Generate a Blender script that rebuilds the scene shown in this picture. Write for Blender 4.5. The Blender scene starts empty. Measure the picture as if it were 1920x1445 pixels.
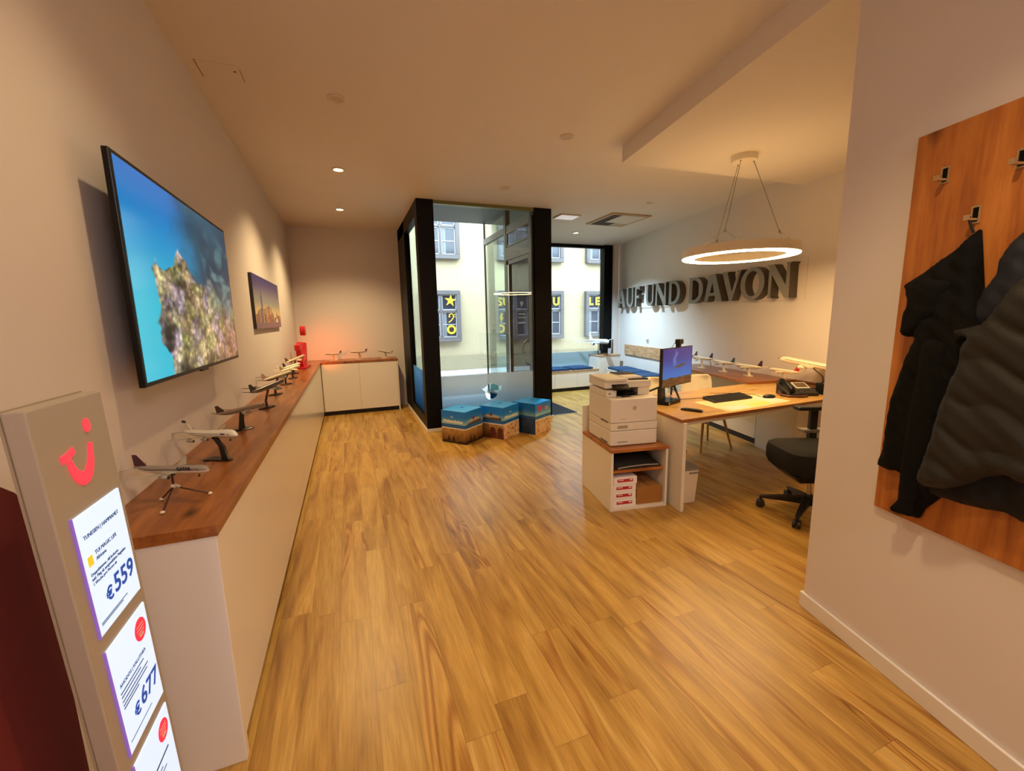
import bpy, bmesh, math, random
import numpy as np
from mathutils import Matrix, Vector
C = bpy.context.scene.collection
SC = bpy.context.scene
pi, sin, cos, rad = math.pi, math.sin, math.cos, math.radians

# ------------------------------------------------------------------ camera
def make_camera():
    cd = bpy.data.cameras.new('camera'); co = bpy.data.objects.new('camera', cd); C.objects.link(co)
    cd.sensor_fit = 'HORIZONTAL'; cd.sensor_width = 36.0; cd.lens = 790.84 / 1920 * 36.0
    cd.clip_start = 0.05; cd.clip_end = 200
    yaw, pit, rol = rad(20.980465), rad(-9.052346), rad(-1.150455)
    f = Vector((sin(yaw)*cos(pit), cos(yaw)*cos(pit), sin(pit)))
    r = Vector((cos(yaw), -sin(yaw), 0)); u = r.cross(f)
    r2 = cos(rol)*r + sin(rol)*u; u2 = -sin(rol)*r + cos(rol)*u
    m = Matrix(((r2.x, u2.x, -f.x, 0), (r2.y, u2.y, -f.y, 0), (r2.z, u2.z, -f.z, 1.6), (0, 0, 0, 1)))
    co.matrix_world = m
    SC.camera = co
make_camera()

# ------------------------------------------------------------------ exposure, sky, lights
SC.view_settings.view_transform = 'Standard'
SC.view_settings.look = 'None'
SC.view_settings.exposure = 0.24
SC.view_settings.gamma = 1.0
SC.cycles.use_denoising = True
SC.cycles.max_bounces = 10
SC.cycles.transparent_max_bounces = 16
SC.cycles.caustics_reflective = False
SC.cycles.caustics_refractive = False
SC.cycles.sample_clamp_indirect = 4.0

def make_world():
    w = bpy.data.worlds.new('world'); SC.world = w; w.use_nodes = True
    nt = w.node_tree; nt.nodes.clear()
    out = nt.nodes.new('ShaderNodeOutputWorld'); bg = nt.nodes.new('ShaderNodeBackground')
    bg.inputs['Color'].default_value = (0.72, 0.88, 1.0, 1); bg.inputs['Strength'].default_value = WORLD
    nt.links.new(bg.outputs[0], out.inputs[0])
WORLD = 13.0
P_DL, P_NEAR, P_REAR, P_COOL, RING_E = 155, 62, 70, 620, 40      # lamp powers
make_world()

WARM = (1.0, 0.73, 0.38)
def lamp(name, kind, loc, power, color, target=None, **kw):
    ld = bpy.data.lights.new(name, kind); ld.energy = power; ld.color = color
    for k, v in kw.items(): setattr(ld, k, v)
    o = bpy.data.objects.new(name, ld); C.objects.link(o); o.location = loc
    if target is not None:
        o.rotation_euler = (Vector(target) - Vector(loc)).to_track_quat('-Z', 'Y').to_euler()
    return o

# ------------------------------------------------------------------ materials
def lin(c):
    if isinstance(c, str):
        c = c.lstrip('#'); c = [int(c[i:i+2], 16) / 255 for i in (0, 2, 4)]
    return tuple((x/12.92 if x <= 0.04045 else ((x+0.055)/1.055)**2.4) for x in c)
def mat(name, col, rough=0.5, metal=0.0, emit=0.0, ecol=None, spec=0.5, coat=0.0, noise=0.0, nscale=8.0, bump=0.0, bscale=60.0):
    m = bpy.data.materials.new(name); m.use_nodes = True
    nt = m.node_tree; b = nt.nodes['Principled BSDF']
    c = lin(col) + (1,)
    b.inputs['Base Color'].default_value = c
    b.inputs['Roughness'].default_value = rough; b.inputs['Metallic'].default_value = metal
    b.inputs['Specular IOR Level'].default_value = spec
    b.inputs['Coat Weight'].default_value = coat
    if emit:
        b.inputs['Emission Color'].default_value = (lin(ecol) + (1,)) if ecol else c
        b.inputs['Emission Strength'].default_value = emit
    tc = None
    if noise or bump:
        tc = nt.nodes.new('ShaderNodeTexCoord')
    if noise:
        n = nt.nodes.new('ShaderNodeTexNoise'); n.inputs['Scale'].default_value = nscale; n.inputs['Detail'].default_value = 4
        nt.links.new(tc.outputs['Object'], n.inputs['Vector'])
        mx = nt.nodes.new('ShaderNodeMix'); mx.data_type = 'RGBA'
        lo = tuple(x*(1-noise) for x in c[:3]) + (1,); hi = tuple(min(1, x*(1+noise)) for x in c[:3]) + (1,)
        mx.inputs[6].default_value = lo; mx.inputs[7].default_value = hi
        nt.links.new(n.outputs['Fac'], mx.inputs[0]); nt.links.new(mx.outputs[2], b.inputs['Base Color'])
    if bump:
        n2 = nt.nodes.new('ShaderNodeTexNoise'); n2.inputs['Scale'].default_value = bscale; n2.inputs['Detail'].default_value = 3
        nt.links.new(tc.outputs['Object'], n2.inputs['Vector'])
        bp = nt.nodes.new('ShaderNodeBump'); bp.inputs['Strength'].default_value = bump; bp.inputs['Distance'].default_value = 0.01
        nt.links.new(n2.outputs['Fac'], bp.inputs['Height']); nt.links.new(bp.outputs[0], b.inputs['Normal'])
    return m

def wood(name, dark, mid, light, axis=1, rough=0.35, scale=1.0, knots=True):
    """sawn timber: grain stretched along one object axis"""
    m = bpy.data.materials.new(name); m.use_nodes = True
    nt = m.node_tree; N = nt.nodes; L = nt.links; b = N['Principled BSDF']
    tc = N.new('ShaderNodeTexCoord'); mp = N.new('ShaderNodeMapping')
    s = [9.0*scale]*3; s[axis] = 0.9*scale; mp.inputs['Scale'].default_value = s
    L.new(tc.outputs['Object'], mp.inputs['Vector'])
    n = N.new('ShaderNodeTexNoise'); n.inputs['Scale'].default_value = 2.2; n.inputs['Detail'].default_value = 7; n.inputs['Distortion'].default_value = 0.6
    L.new(mp.outputs[0], n.inputs['Vector'])
    n2 = N.new('ShaderNodeTexNoise'); n2.inputs['Scale'].default_value = 14; n2.inputs['Detail'].default_value = 3
    L.new(mp.outputs[0], n2.inputs['Vector'])
    r = N.new('ShaderNodeValToRGB'); e = r.color_ramp.elements
    e[0].position = 0.30; e[0].color = lin(dark)+(1,); e[1].position = 0.70; e[1].color = lin(light)+(1,)
    k = r.color_ramp.elements.new(0.5); k.color = lin(mid)+(1,)
    ad = N.new('ShaderNodeMath'); ad.operation = 'MULTIPLY_ADD'; ad.inputs[1].default_value = 0.28; L.new(n2.outputs['Fac'], ad.inputs[0])
    sb = N.new('ShaderNodeMath'); sb.operation = 'SUBTRACT'; sb.inputs[1].default_value = 0.14
    L.new(n.outputs['Fac'], sb.inputs[0]); L.new(sb.outputs[0], ad.inputs[2]); L.new(ad.outputs[0], r.inputs[0])
    col = r.outputs[0]
    if knots:
        mp2 = N.new('ShaderNodeMapping'); s2 = [3.4*scale]*3; s2[axis] = 1.7*scale; mp2.inputs['Scale'].default_value = s2
        L.new(tc.outputs['Object'], mp2.inputs['Vector'])
        v = N.new('ShaderNodeTexVoronoi'); v.inputs['Scale'].default_value = 1.3; L.new(mp2.outputs[0], v.inputs['Vector'])
        rr = N.new('ShaderNodeValToRGB'); rr.color_ramp.elements[0].position = 0.03; rr.color_ramp.elements[0].color = (1,1,1,1)
        rr.color_ramp.elements[1].position = 0.14; rr.color_ramp.elements[1].color = (0,0,0,1); L.new(v.outputs['Distance'], rr.inputs[0])
        mx = N.new('ShaderNodeMix'); mx.data_type = 'RGBA'; L.new(rr.outputs[0], mx.inputs[0]); L.new(col, mx.inputs[6])
        mx.inputs[7].default_value = tuple(x*0.35 for x in lin(dark)) + (1,); col = mx.outputs[2]
    L.new(col, b.inputs['Base Color']); b.inputs['Roughness'].default_value = rough
    return m

def floor_material():
    m = bpy.data.materials.new('vinyl_oak_planks'); m.use_nodes = True
    nt = m.node_tree; N = nt.nodes; L = nt.links; b = N['Principled BSDF']
    tc = N.new('ShaderNodeTexCoord')
    def mth(op, a, b=None, c=None):
        n_ = N.new('ShaderNodeMath'); n_.operation = op
        for k_, v_ in enumerate((a, b, c)):
            if v_ is None: continue
            if isinstance(v_, (int, float)): n_.inputs[k_].default_value = v_
            else: L.new(v_, n_.inputs[k_])
        return n_.outputs[0]
    PW, PL = 0.152, 1.22
    xyz = N.new('ShaderNodeSeparateXYZ'); L.new(tc.outputs['Object'], xyz.inputs[0])
    xr = mth('DIVIDE', xyz.outputs['X'], PW); row = mth('FLOOR', xr)
    wn = N.new('ShaderNodeTexWhiteNoise'); wn.noise_dimensions = '1D'; L.new(row, wn.inputs['W'])
    yr = mth('MULTIPLY_ADD', xyz.outputs['Y'], 1/PL, wn.outputs['Value']); col_ = mth('FLOOR', yr)
    cell = N.new('ShaderNodeCombineXYZ'); L.new(row, cell.inputs[0]); L.new(col_, cell.inputs[1])
    wc_ = N.new('ShaderNodeTexWhiteNoise'); wc_.noise_dimensions = '2D'; L.new(cell.outputs[0], wc_.inputs['Vector'])
    fx = mth('FRACT', xr); fy = mth('FRACT', yr)
    ex = mth('LESS_THAN', mth('MULTIPLY', mth('MINIMUM', fx, mth('SUBTRACT', 1.0, fx)), PW), 0.0009)
    ey = mth('LESS_THAN', mth('MULTIPLY', mth('MINIMUM', fy, mth('SUBTRACT', 1.0, fy)), PL), 0.0011)
    joint = mth('MAXIMUM', ex, ey)
    # every plank gets its own slice of the grain
    sc = N.new('ShaderNodeVectorMath'); sc.operation = 'SCALE'; sc.inputs['Scale'].default_value = 37.0; L.new(wc_.outputs['Color'], sc.inputs[0])
    ad = N.new('ShaderNodeVectorMath'); ad.operation = 'ADD'; L.new(tc.outputs['Object'], ad.inputs[0]); L.new(sc.outputs[0], ad.inputs[1])
    g = N.new('ShaderNodeMapping'); g.inputs['Scale'].default_value = (8.0, 0.8, 1.0); L.new(ad.outputs[0], g.inputs['Vector'])
    n = N.new('ShaderNodeTexNoise'); n.inputs['Scale'].default_value = 1.15; n.inputs['Detail'].default_value = 8; n.inputs['Roughness'].default_value = 0.55; n.inputs['Distortion'].default_value = 1.1
    L.new(g.outputs[0], n.inputs['Vector'])
    # cathedral rings: bands from a slow noise
    g2 = N.new('ShaderNodeMapping'); g2.inputs['Scale'].default_value = (6.5, 0.55, 1.0); L.new(ad.outputs[0], g2.inputs['Vector'])
    n3 = N.new('ShaderNodeTexNoise'); n3.inputs['Scale'].default_value = 1.0; n3.inputs['Detail'].default_value = 2; n3.inputs['Distortion'].default_value = 0.5
    L.new(g2.outputs[0], n3.inputs['Vector'])
    mu = N.new('ShaderNodeMath'); mu.operation = 'MULTIPLY'; mu.inputs[1].default_value = 95; L.new(n3.outputs['Fac'], mu.inputs[0])
    sn = N.new('ShaderNodeMath'); sn.operation = 'SINE'; L.new(mu.outputs[0], sn.inputs[0])
    # rings show only along the heart of some planks
    hr = N.new('ShaderNodeValToRGB'); hr.color_ramp.elements[0].position = 0.55; hr.color_ramp.elements[0].color = (0,0,0,1)
    hr.color_ramp.elements[1].position = 0.66; hr.color_ramp.elements[1].color = (1,1,1,1); L.new(n3.outputs['Fac'], hr.inputs[0])
    r = N.new('ShaderNodeValToRGB'); e = r.color_ramp.elements
    e[0].position = 0.26; e[0].color = lin('#875a26')+(1,); e[1].position = 0.74; e[1].color = lin('#cfa960')+(1,)
    k = e.new(0.42); k.color = lin('#ab803a')+(1,); k = e.new(0.56); k.color = lin('#bf9448')+(1,)
    L.new(n.outputs['Fac'], r.inputs[0])
    # fine pores
    g4 = N.new('ShaderNodeMapping'); g4.inputs['Scale'].default_value = (120, 5, 1); L.new(ad.outputs[0], g4.inputs['Vector'])
    n4 = N.new('ShaderNodeTexNoise'); n4.inputs['Scale'].default_value = 1.2; n4.inputs['Detail'].default_value = 3; L.new(g4.outputs[0], n4.inputs['Vector'])
    rp = N.new('ShaderNodeMapRange'); rp.inputs[1].default_value = 0.35; rp.inputs[2].default_value = 0.65; rp.inputs[3].default_value = 0.86; rp.inputs[4].default_value = 1.08
    L.new(n4.outputs['Fac'], rp.inputs[0])
    m1 = N.new('ShaderNodeMix'); m1.data_type = 'RGBA'; m1.blend_type = 'MULTIPLY'; m1.inputs[0].default_value = 1
    L.new(r.outputs[0], m1.inputs[6]); L.new(rp.outputs[0], m1.inputs[7])
    # ring darkening
    rn = mth('MULTIPLY_ADD', sn.outputs[0], 0.5, 0.5)
    rg = N.new('ShaderNodeValToRGB'); rg.color_ramp.elements[0].color = (0.66, 0.48, 0.34, 1); rg.color_ramp.elements[1].color = (1.08, 1.06, 1.02, 1)
    L.new(rn, rg.inputs[0])
    m2 = N.new('ShaderNodeMix'); m2.data_type = 'RGBA'; m2.blend_type = 'MULTIPLY'; L.new(hr.outputs[0], m2.inputs[0])
    L.new(m1.outputs[2], m2.inputs[6]); L.new(rg.outputs[0], m2.inputs[7])
    # plank to plank tone
    pt = N.new('ShaderNodeMapRange'); pt.inputs[3].default_value = 0.92; pt.inputs[4].default_value = 1.07; L.new(wc_.outputs['Value'], pt.inputs[0])
    m3 = N.new('ShaderNodeMix'); m3.data_type = 'RGBA'; m3.blend_type = 'MULTIPLY'; m3.inputs[0].default_value = 1
    L.new(m2.outputs[2], m3.inputs[6]); L.new(pt.outputs[0], m3.inputs[7])
    # joints
    m4 = N.new('ShaderNodeMix'); m4.data_type = 'RGBA'; L.new(mth('MULTIPLY', joint, 0.55), m4.inputs[0]); L.new(m3.outputs[2], m4.inputs[6])
    m4.inputs[7].default_value = lin('#5e4024')+(1,)
    L.new(m4.outputs[2], b.inputs['Base Color'])
    rr = N.new('ShaderNodeMapRange'); rr.inputs[3].default_value = 0.26; rr.inputs[4].default_value = 0.42; L.new(n.outputs['Fac'], rr.inputs[0])
    L.new(rr.outputs[0], b.inputs['Roughness'])
    bp = N.new('ShaderNodeBump'); bp.inputs['Strength'].default_value = 0.08; bp.inputs['Distance'].default_value = 0.004
    L.new(n4.outputs['Fac'], bp.inputs['Height']); L.new(bp.outputs[0], b.inputs['Normal'])
    return m

def glass_mat(name, tint, refl=1.0, weight=1.0):
    m = bpy.data.materials.new(name); m.use_nodes = True
    nt = m.node_tree; nt.nodes.clear(); N = nt.nodes; L = nt.links
    o = N.new('ShaderNodeOutputMaterial'); t = N.new('ShaderNodeBsdfTransparent'); g = N.new('ShaderNodeBsdfGlossy')
    t.inputs[0].default_value = tint + (1,); g.inputs['Roughness'].default_value = 0.0; g.inputs[0].default_value = (refl,)*3 + (1,)
    f = N.new('ShaderNodeFresnel'); f.inputs[0].default_value = 1.5
    ml = N.new('ShaderNodeMath'); ml.operation = 'MULTIPLY'; ml.inputs[1].default_value = weight; L.new(f.outputs[0], ml.inputs[0])
    mx = N.new('ShaderNodeMixShader'); L.new(ml.outputs[0], mx.inputs[0]); L.new(t.outputs[0], mx.inputs[1]); L.new(g.outputs[0], mx.inputs[2]); L.new(mx.outputs[0], o.inputs[0])
    return m

def film_mat(name, top, bottom, z0, z1, see=0.15):
    """translucent printed film, its print fading from top to bottom colour"""
    m = bpy.data.materials.new(name); m.use_nodes = True
    nt = m.node_tree; nt.nodes.clear(); N = nt.nodes; L = nt.links
    o = N.new('ShaderNodeOutputMaterial'); tc = N.new('ShaderNodeTexCoord'); sp = N.new('ShaderNodeSeparateXYZ')
    L.new(tc.outputs['Object'], sp.inputs[0])
    mr = N.new('ShaderNodeMapRange'); mr.inputs[1].default_value = z0; mr.inputs[2].default_value = z1; L.new(sp.outputs['Z'], mr.inputs[0])
    mx = N.new('ShaderNodeMix'); mx.data_type = 'RGBA'; L.new(mr.outputs[0], mx.inputs[0])
    mx.inputs[6].default_value = lin(bottom)+(1,); mx.inputs[7].default_value = lin(top)+(1,)
    d = N.new('ShaderNodeBsdfDiffuse'); tr = N.new('ShaderNodeBsdfTranslucent'); t = N.new('ShaderNodeBsdfTransparent')
    L.new(mx.outputs[2], d.inputs[0]); L.new(mx.outputs[2], tr.inputs[0]); L.new(mx.outputs[2], t.inputs[0])
    a = N.new('ShaderNodeMixShader'); a.inputs[0].default_value = 0.85; L.new(d.outputs[0], a.inputs[1]); L.new(tr.outputs[0], a.inputs[2])
    c = N.new('ShaderNodeMixShader'); c.inputs[0].default_value = see; L.new(a.outputs[0], c.inputs[1]); L.new(t.outputs[0], c.inputs[2])
    L.new(c.outputs[0], o.inputs[0])
    return m

def print_mat(name, emit=0.0, rough=0.4):
    """a printed or displayed picture, its colours stored point by point"""
    m = bpy.data.materials.new(name); m.use_nodes = True
    nt = m.node_tree; b = nt.nodes['Principled BSDF']
    a = nt.nodes.new('ShaderNodeVertexColor'); a.layer_name = 'picture'
    if emit:
        b.inputs['Base Color'].default_value = (0.004, 0.004, 0.005, 1)
        nt.links.new(a.outputs['Color'], b.inputs['Emission Color']); b.inputs['Emission Strength'].default_value = emit
    else:
        nt.links.new(a.outputs['Color'], b.inputs['Base Color'])
    b.inputs['Roughness'].default_value = rough
    return m

M = dict(
    wall=mat('wall_paint', '#ddd3cb', 0.75, bump=0.04, bscale=220), ceil=mat('ceiling_paint', '#e4dacd', 0.85),
    floor=floor_material(),
    top=wood('worktop_oak', '#77411b', '#935727', '#aa6a32', axis=1, rough=0.30),
    topx=wood('worktop_oak_across', '#8d4f24', '#a9652f', '#bd7a3c', axis=0, rough=0.30),
    desk=wood('desk_oak', '#b0874a', '#c99e58', '#d8b068', axis=0, rough=0.28),
    edge=mat('oak_edge', '#9c5f2c', 0.45, noise=0.2, nscale=30),
    board=wood('coat_board_oak', '#93501f', '#b06828', '#c47c36', axis=2, rough=0.5, scale=0.8),
    panel=wood('wall_panel_oak', '#9a6c45', '#b98f66', '#cba983', axis=1, rough=0.5, scale=1.4),
    white=mat('white_laminate', '#e9e2d6', 0.22, coat=0.2), offwhite=mat('warm_white_lacquer', '#e6ddcc', 0.35),
    black=mat('black_metal', '#080706', 0.45, spec=.15), plinth=mat('black_plinth', '#16120f', 0.6),
    blackgloss=mat('black_gloss', '#090808', 0.3, spec=.25), blackplastic=mat('black_plastic', '#181615', 0.42),
    darkgrey=mat('dark_grey_plastic', '#35322f', 0.5), grey=mat('grey_plastic', '#8b867d', 0.5),
    bronze=mat('bronze_profile', '#3a352c', 0.4, metal=0.3), olive=mat('olive_reflection', '#7a7a50', 0.35, metal=0.3),  # olive is the gold-green reflection on the recess head, painted as its colour
    steel=mat('brushed_steel', '#b9b6ae', 0.28, metal=1.0), chrome=mat('chrome', '#d8d8d8', 0.1, metal=1.0),
    taupe=mat('taupe_housing', '#ab9f8e', 0.45), taupe2=mat('taupe_side', '#a3957f', 0.5),
    lampwhite=mat('lamp_white', '#e8dcc4', 0.5), planewhite=mat('model_white', '#f1ece2', 0.25, coat=0.3),
    red=mat('red', '#c4202a', 0.4), redlit=mat('lit_red', '#b01218', 0.4, emit=.10, ecol='#ff1018'),
    navyfab=mat('navy_cushion', '#1d3d60', 0.9, bump=0.15, bscale=300), cardboard=mat('cardboard', '#b07a3e', 0.85, noise=0.08),
    paper=mat('paper', '#f2ece4', 0.7), paper2=mat('desk_pad_paper', '#e0d09e', 0.7), label_red=mat('label_red', '#b8232b', 0.5),
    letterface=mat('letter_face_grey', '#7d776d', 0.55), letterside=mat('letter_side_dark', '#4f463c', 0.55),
    leg=wood('beech_leg', '#9b6a38', '#b07c45', '#bf8b52', axis=2, knots=False),
    steelgrey=mat('recess_panel', '#1b2c40', 0.5), stone=mat('stone_paving', '#dcdcda', 0.8, noise=0.2, nscale=4),
)

# ------------------------------------------------------------------ mesh helpers
class MB:
    def __init__(s): s.v = []; s.f = []; s.m = []; s.T = Matrix()
    def _add(s, vs, fs, mi=0):
        o = len(s.v); s.v += [tuple(s.T @ Vector(p)) for p in vs]
        flip = s.T.to_3x3().determinant() < 0
        for k, f in enumerate(fs):
            g = [o+i for i in f]
            s.f.append(g[::-1] if flip else g); s.m.append(mi if isinstance(mi, int) else mi[k])
        return s
    def box(s, x0, x1, y0, y1, z0, z1, mi=0):
        v = [(x, y, z) for z in (z0, z1) for y in (y0, y1) for x in (x0, x1)]
        return s._add(v, [(0,2,3,1),(4,5,7,6),(0,1,5,4),(2,6,7,3),(0,4,6,2),(1,3,7,5)], mi)
    def prism(s, poly, z0, z1, mi=0, mtop=None, mside=None):
        a = sum(poly[i][0]*poly[(i+1)%len(poly)][1]-poly[(i+1)%len(poly)][0]*poly[i][1] for i in range(len(poly)))
        if a < 0: poly = poly[::-1]
        n = len(poly); v = [(p[0], p[1], z0) for p in poly] + [(p[0], p[1], z1) for p in poly]
        fs = [tuple(range(n))[::-1], tuple(range(n, 2*n))] + [(i, (i+1)%n, n+(i+1)%n, n+i) for i in range(n)]
        mt = mi if mtop is None else mtop; ms = mi if mside is None else mside
        return s._add(v, fs, [mi, mt] + [ms]*n)
    def rings(s, rings, mi=0, cap0=True, cap1=True, closed=True):
        n = len(rings[0]); v = [p for r in rings for p in r]; fs = []
        for i in range(len(rings)-1):
            for j in range(n if closed else n-1):
                k = (j+1) % n; fs.append((i*n+j, i*n+k, (i+1)*n+k, (i+1)*n+j))
        if cap0: fs.append(tuple(range(n))[::-1])
        if cap1: fs.append(tuple((len(rings)-1)*n+j for j in range(n)))
        return s._add(v, fs, mi)
    def cyl(s, p0, p1, r0, r1=None, n=16, mi=0):
        r1 = r0 if r1 is None else r1
        p0, p1 = Vector(p0), Vector(p1); d = (p1-p0).normalized()
        a = d.orthogonal().normalized(); b = d.cross(a)
        return s.rings([[p + (a*cos(2*pi*j/n)+b*sin(2*pi*j/n))*r for j in range(n)] for p, r in ((p0, r0), (p1, r1))], mi)
    def tube(s, pts, r, n=8, mi=0):
        pts = [Vector(p) for p in pts]; rs = r if isinstance(r, (list, tuple)) else [r]*len(pts)
        R = []; a = None
        for i, p in enumerate(pts):
            d = (pts[min(i+1, len(pts)-1)] - pts[max(i-1, 0)]).normalized()
            if a is None: a = d.orthogonal().normalized()
            a = (a - d*a.dot(d)).normalized(); b = d.cross(a)
            R.append([p + (a*cos(2*pi*j/n)+b*sin(2*pi*j/n))*rs[i] for j in range(n)])
        return s.rings(R, mi)
    def lathe(s, prof, n=24, c=(0,0,0), mi=0, cap=True):
        R = [[(c[0]+r*cos(2*pi*j/n), c[1]+r*sin(2*pi*j/n), c[2]+z) for j in range(n)] for r, z in prof]
        return s.rings(R, mi, cap, cap)
    def ellipsoid(s, c, rx, ry, rz, n=16, k=8, mi=0):
        R = [[(c[0]+rx*sin(t)*cos(2*pi*j/n), c[1]+ry*sin(t)*sin(2*pi*j/n), c[2]-rz*cos(t)) for j in range(n)] for t in [pi*(i+0.15)/(k+0.3) for i in range(k+1)]]
        return s.rings(R, mi)
    def quad(s, a, b, c, d, mi=0): return s._add([a, b, c, d], [(0,1,2,3)], mi)
    def sheet(s, poly, o, u, v, t=0.002, mi=0, off=0.0):
        """a thin flat shape drawn in the plane o + a*u + b*v, thickness t along the normal"""
        o, u, v = Vector(o), Vector(u), Vector(v); n = u.cross(v).normalized()
        A = sum(poly[i][0]*poly[(i+1)%len(poly)][1]-poly[(i+1)%len(poly)][0]*poly[i][1] for i in range(len(poly)))
        if A < 0: poly = poly[::-1]
        k = len(poly); vs = [o+u*a+v*b+n*off for a, b in poly] + [o+u*a+v*b+n*(off+t) for a, b in poly]
        return s._add(vs, [tuple(range(k))[::-1], tuple(range(k, 2*k))] + [(i, (i+1)%k, k+(i+1)%k, k+i) for i in range(k)], mi)
    def geo(s, vs, fs, mi=0): return s._add(vs, fs, mi)
    def build(s, name, mats, parent=None, smooth=False, bevel=0.0, seg=2, label=None):
        me = bpy.data.meshes.new(name); me.from_pydata(s.v, [], s.f); me.update()
        if not isinstance(mats, (list, tuple)): mats = [mats]
        for m in mats: me.materials.append(m)
        me.polygons.foreach_set('material_index', s.m)
        if smooth:
            me.polygons.foreach_set('use_smooth', [True]*len(s.f))
        o = bpy.data.objects.new(name, me); C.objects.link(o)
        if smooth == 'auto':
            md = o.modifiers.new('wn', 'EDGE_SPLIT'); md.split_angle = rad(38)
        if bevel:
            b = o.modifiers.new('bevel', 'BEVEL'); b.width = bevel; b.segments = seg; b.limit_method = 'ANGLE'; b.angle_limit = rad(40)
        if parent is not None: o.parent = parent
        if label: o['label'] = label
        return o

def tag(o, label, cat, group=None):
    o['label'] = label; o['category'] = cat
    if group: o['group'] = group
    return o
def thing(name, label, cat, loc=(0, 0, 0), rz=0.0, group=None):
    o = bpy.data.objects.new(name, None); C.objects.link(o); o.location = loc; o.rotation_euler = (0, 0, rz)
    o.empty_display_size = 0.05
    return tag(o, label, cat, group)
def struct(o): o['kind'] = 'structure'; return o

def curve_geo(splines, depth):
    """filled 2D outlines with holes, given depth; returns verts, faces (x, y in plane, z depth 0..depth)"""
    cu = bpy.data.curves.new('outline', 'CURVE'); cu.dimensions = '2D'; cu.fill_mode = 'BOTH'; cu.extrude = depth/2
    for pts in splines:
        sp = cu.splines.new('POLY'); sp.points.add(len(pts)-1); sp.use_cyclic_u = True
        for p, q in zip(sp.points, pts): p.co = (q[0], q[1], 0, 1)
    ob = bpy.data.objects.new('outline', cu); me = ob.to_mesh()
    vs = [(v.co.x, v.co.y, v.co.z+depth/2) for v in me.vertices]; fs = [tuple(p.vertices) for p in me.polygons]
    ob.to_mesh_clear(); bpy.data.objects.remove(ob); bpy.data.curves.remove(cu)
    return vs, fs
def text_geo(body, size, depth=0.001, align='LEFT', bold=0.0, shear=0.0, spacing=1.0):
    cu = bpy.data.curves.new('text', 'FONT'); cu.body = body; cu.size = size; cu.extrude = depth/2; cu.align_x = align
    cu.offset = bold; cu.shear = shear; cu.space_character = spacing; cu.resolution_u = 3
    ob = bpy.data.objects.new('text', cu); me = ob.to_mesh()
    vs = [(v.co.x, v.co.y, v.co.z+depth/2) for v in me.vertices]; fs = [tuple(p.vertices) for p in me.polygons]
    ob.to_mesh_clear(); bpy.data.objects.remove(ob); bpy.data.curves.remove(cu)
    return vs, fs
def put_text(mb, body, size, o, u, v, align='LEFT', depth=0.001, mi=0, bold=0.0, shear=0.0, spacing=1.0):
    vs, fs = text_geo(body, size, depth, align, bold, shear, spacing)
    o, u, v = Vector(o), Vector(u), Vector(v); n = u.cross(v).normalized()
    mb.geo([o+u*a+v*b+n*c for a, b, c in vs], fs, mi)

# ------------------------------------------------------------------ pictures (printed or shown on screens)
def vnoise(U, V, fx, fy, seed):
    r = np.random.RandomState(seed); g = r.rand(64, 64)
    x = U*fx; y = V*fy; xi = np.floor(x).astype(int); yi = np.floor(y).astype(int); a = x-xi; b = y-yi
    a = a*a*(3-2*a); b = b*b*(3-2*b)
    q = lambda i, j: g[(xi+i) % 64, (yi+j) % 64]
    return (q(0,0)*(1-a)+q(1,0)*a)*(1-b)+(q(0,1)*(1-a)+q(1,1)*a)*b
def fbm(U, V, f, seed, n=4):
    t = 0; w = 0
    for i in range(n): t = t + vnoise(U, V, f*2**i, f*2**i, seed+i)*0.5**i; w += 0.5**i
    return t/w
def worley(U, V, fx, fy, seed):
    r = np.random.RandomState(seed); P = r.rand(64, 64, 2); ID = r.rand(64, 64)
    x = U*fx; y = V*fy; xi = np.floor(x).astype(int); yi = np.floor(y).astype(int)
    best = np.full(U.shape, 9.0); bid = np.zeros(U.shape)
    for i in (-1, 0, 1):
        for j in (-1, 0, 1):
            cx = xi+i; cy = yi+j; p = P[cx % 64, cy % 64]
            d = np.hypot(cx+p[..., 0]-x, cy+p[..., 1]-y); k = d < best
            best = np.where(k, d, best); bid = np.where(k, ID[cx % 64, cy % 64], bid)
    return best, bid
def mixc(a, b, t): return a*(1-t[..., None]) + b*t[..., None]
def hexc(h): h = h.lstrip('#'); return np.array([int(h[i:i+2], 16)/255 for i in (0, 2, 4)])
def sstep(a, b, x): t = np.clip((x-a)/(b-a), 0, 1); return t*t*(3-2*t)
def picture(name, o, u, v, nx, ny, paint, material, parent=None):
    """flat panel o + a*u + b*v (a, b in 0..1) carrying a painted picture"""
    o, u, v = Vector(o), Vector(u), Vector(v)
    A = np.linspace(0, 1, nx+1); B = np.linspace(0, 1, ny+1); U, V = np.meshgrid(A, B)
    col = paint(U, V)
    vs = [tuple(o + u*float(a) + v*float(b)) for b in B for a in A]
    w = nx+1; fs = [(j*w+i, j*w+i+1, (j+1)*w+i+1, (j+1)*w+i) for j in range(ny) for i in range(nx)]
    me = bpy.data.meshes.new(name); me.from_pydata(vs, [], fs); me.update(); me.materials.append(material)
    at = me.color_attributes.new('picture', 'FLOAT_COLOR', 'POINT')
    c = np.clip(col.reshape(-1, 3), 0, 1); c = np.where(c <= 0.04045, c/12.92, ((c+0.055)/1.055)**2.4)
    at.data.foreach_set('color', np.concatenate([c, np.ones((len(c), 1))], 1).astype(np.float32).ravel())
    ob = bpy.data.objects.new(name, me); C.objects.link(ob)
    if parent is not None: ob.parent = parent
    return ob

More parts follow.
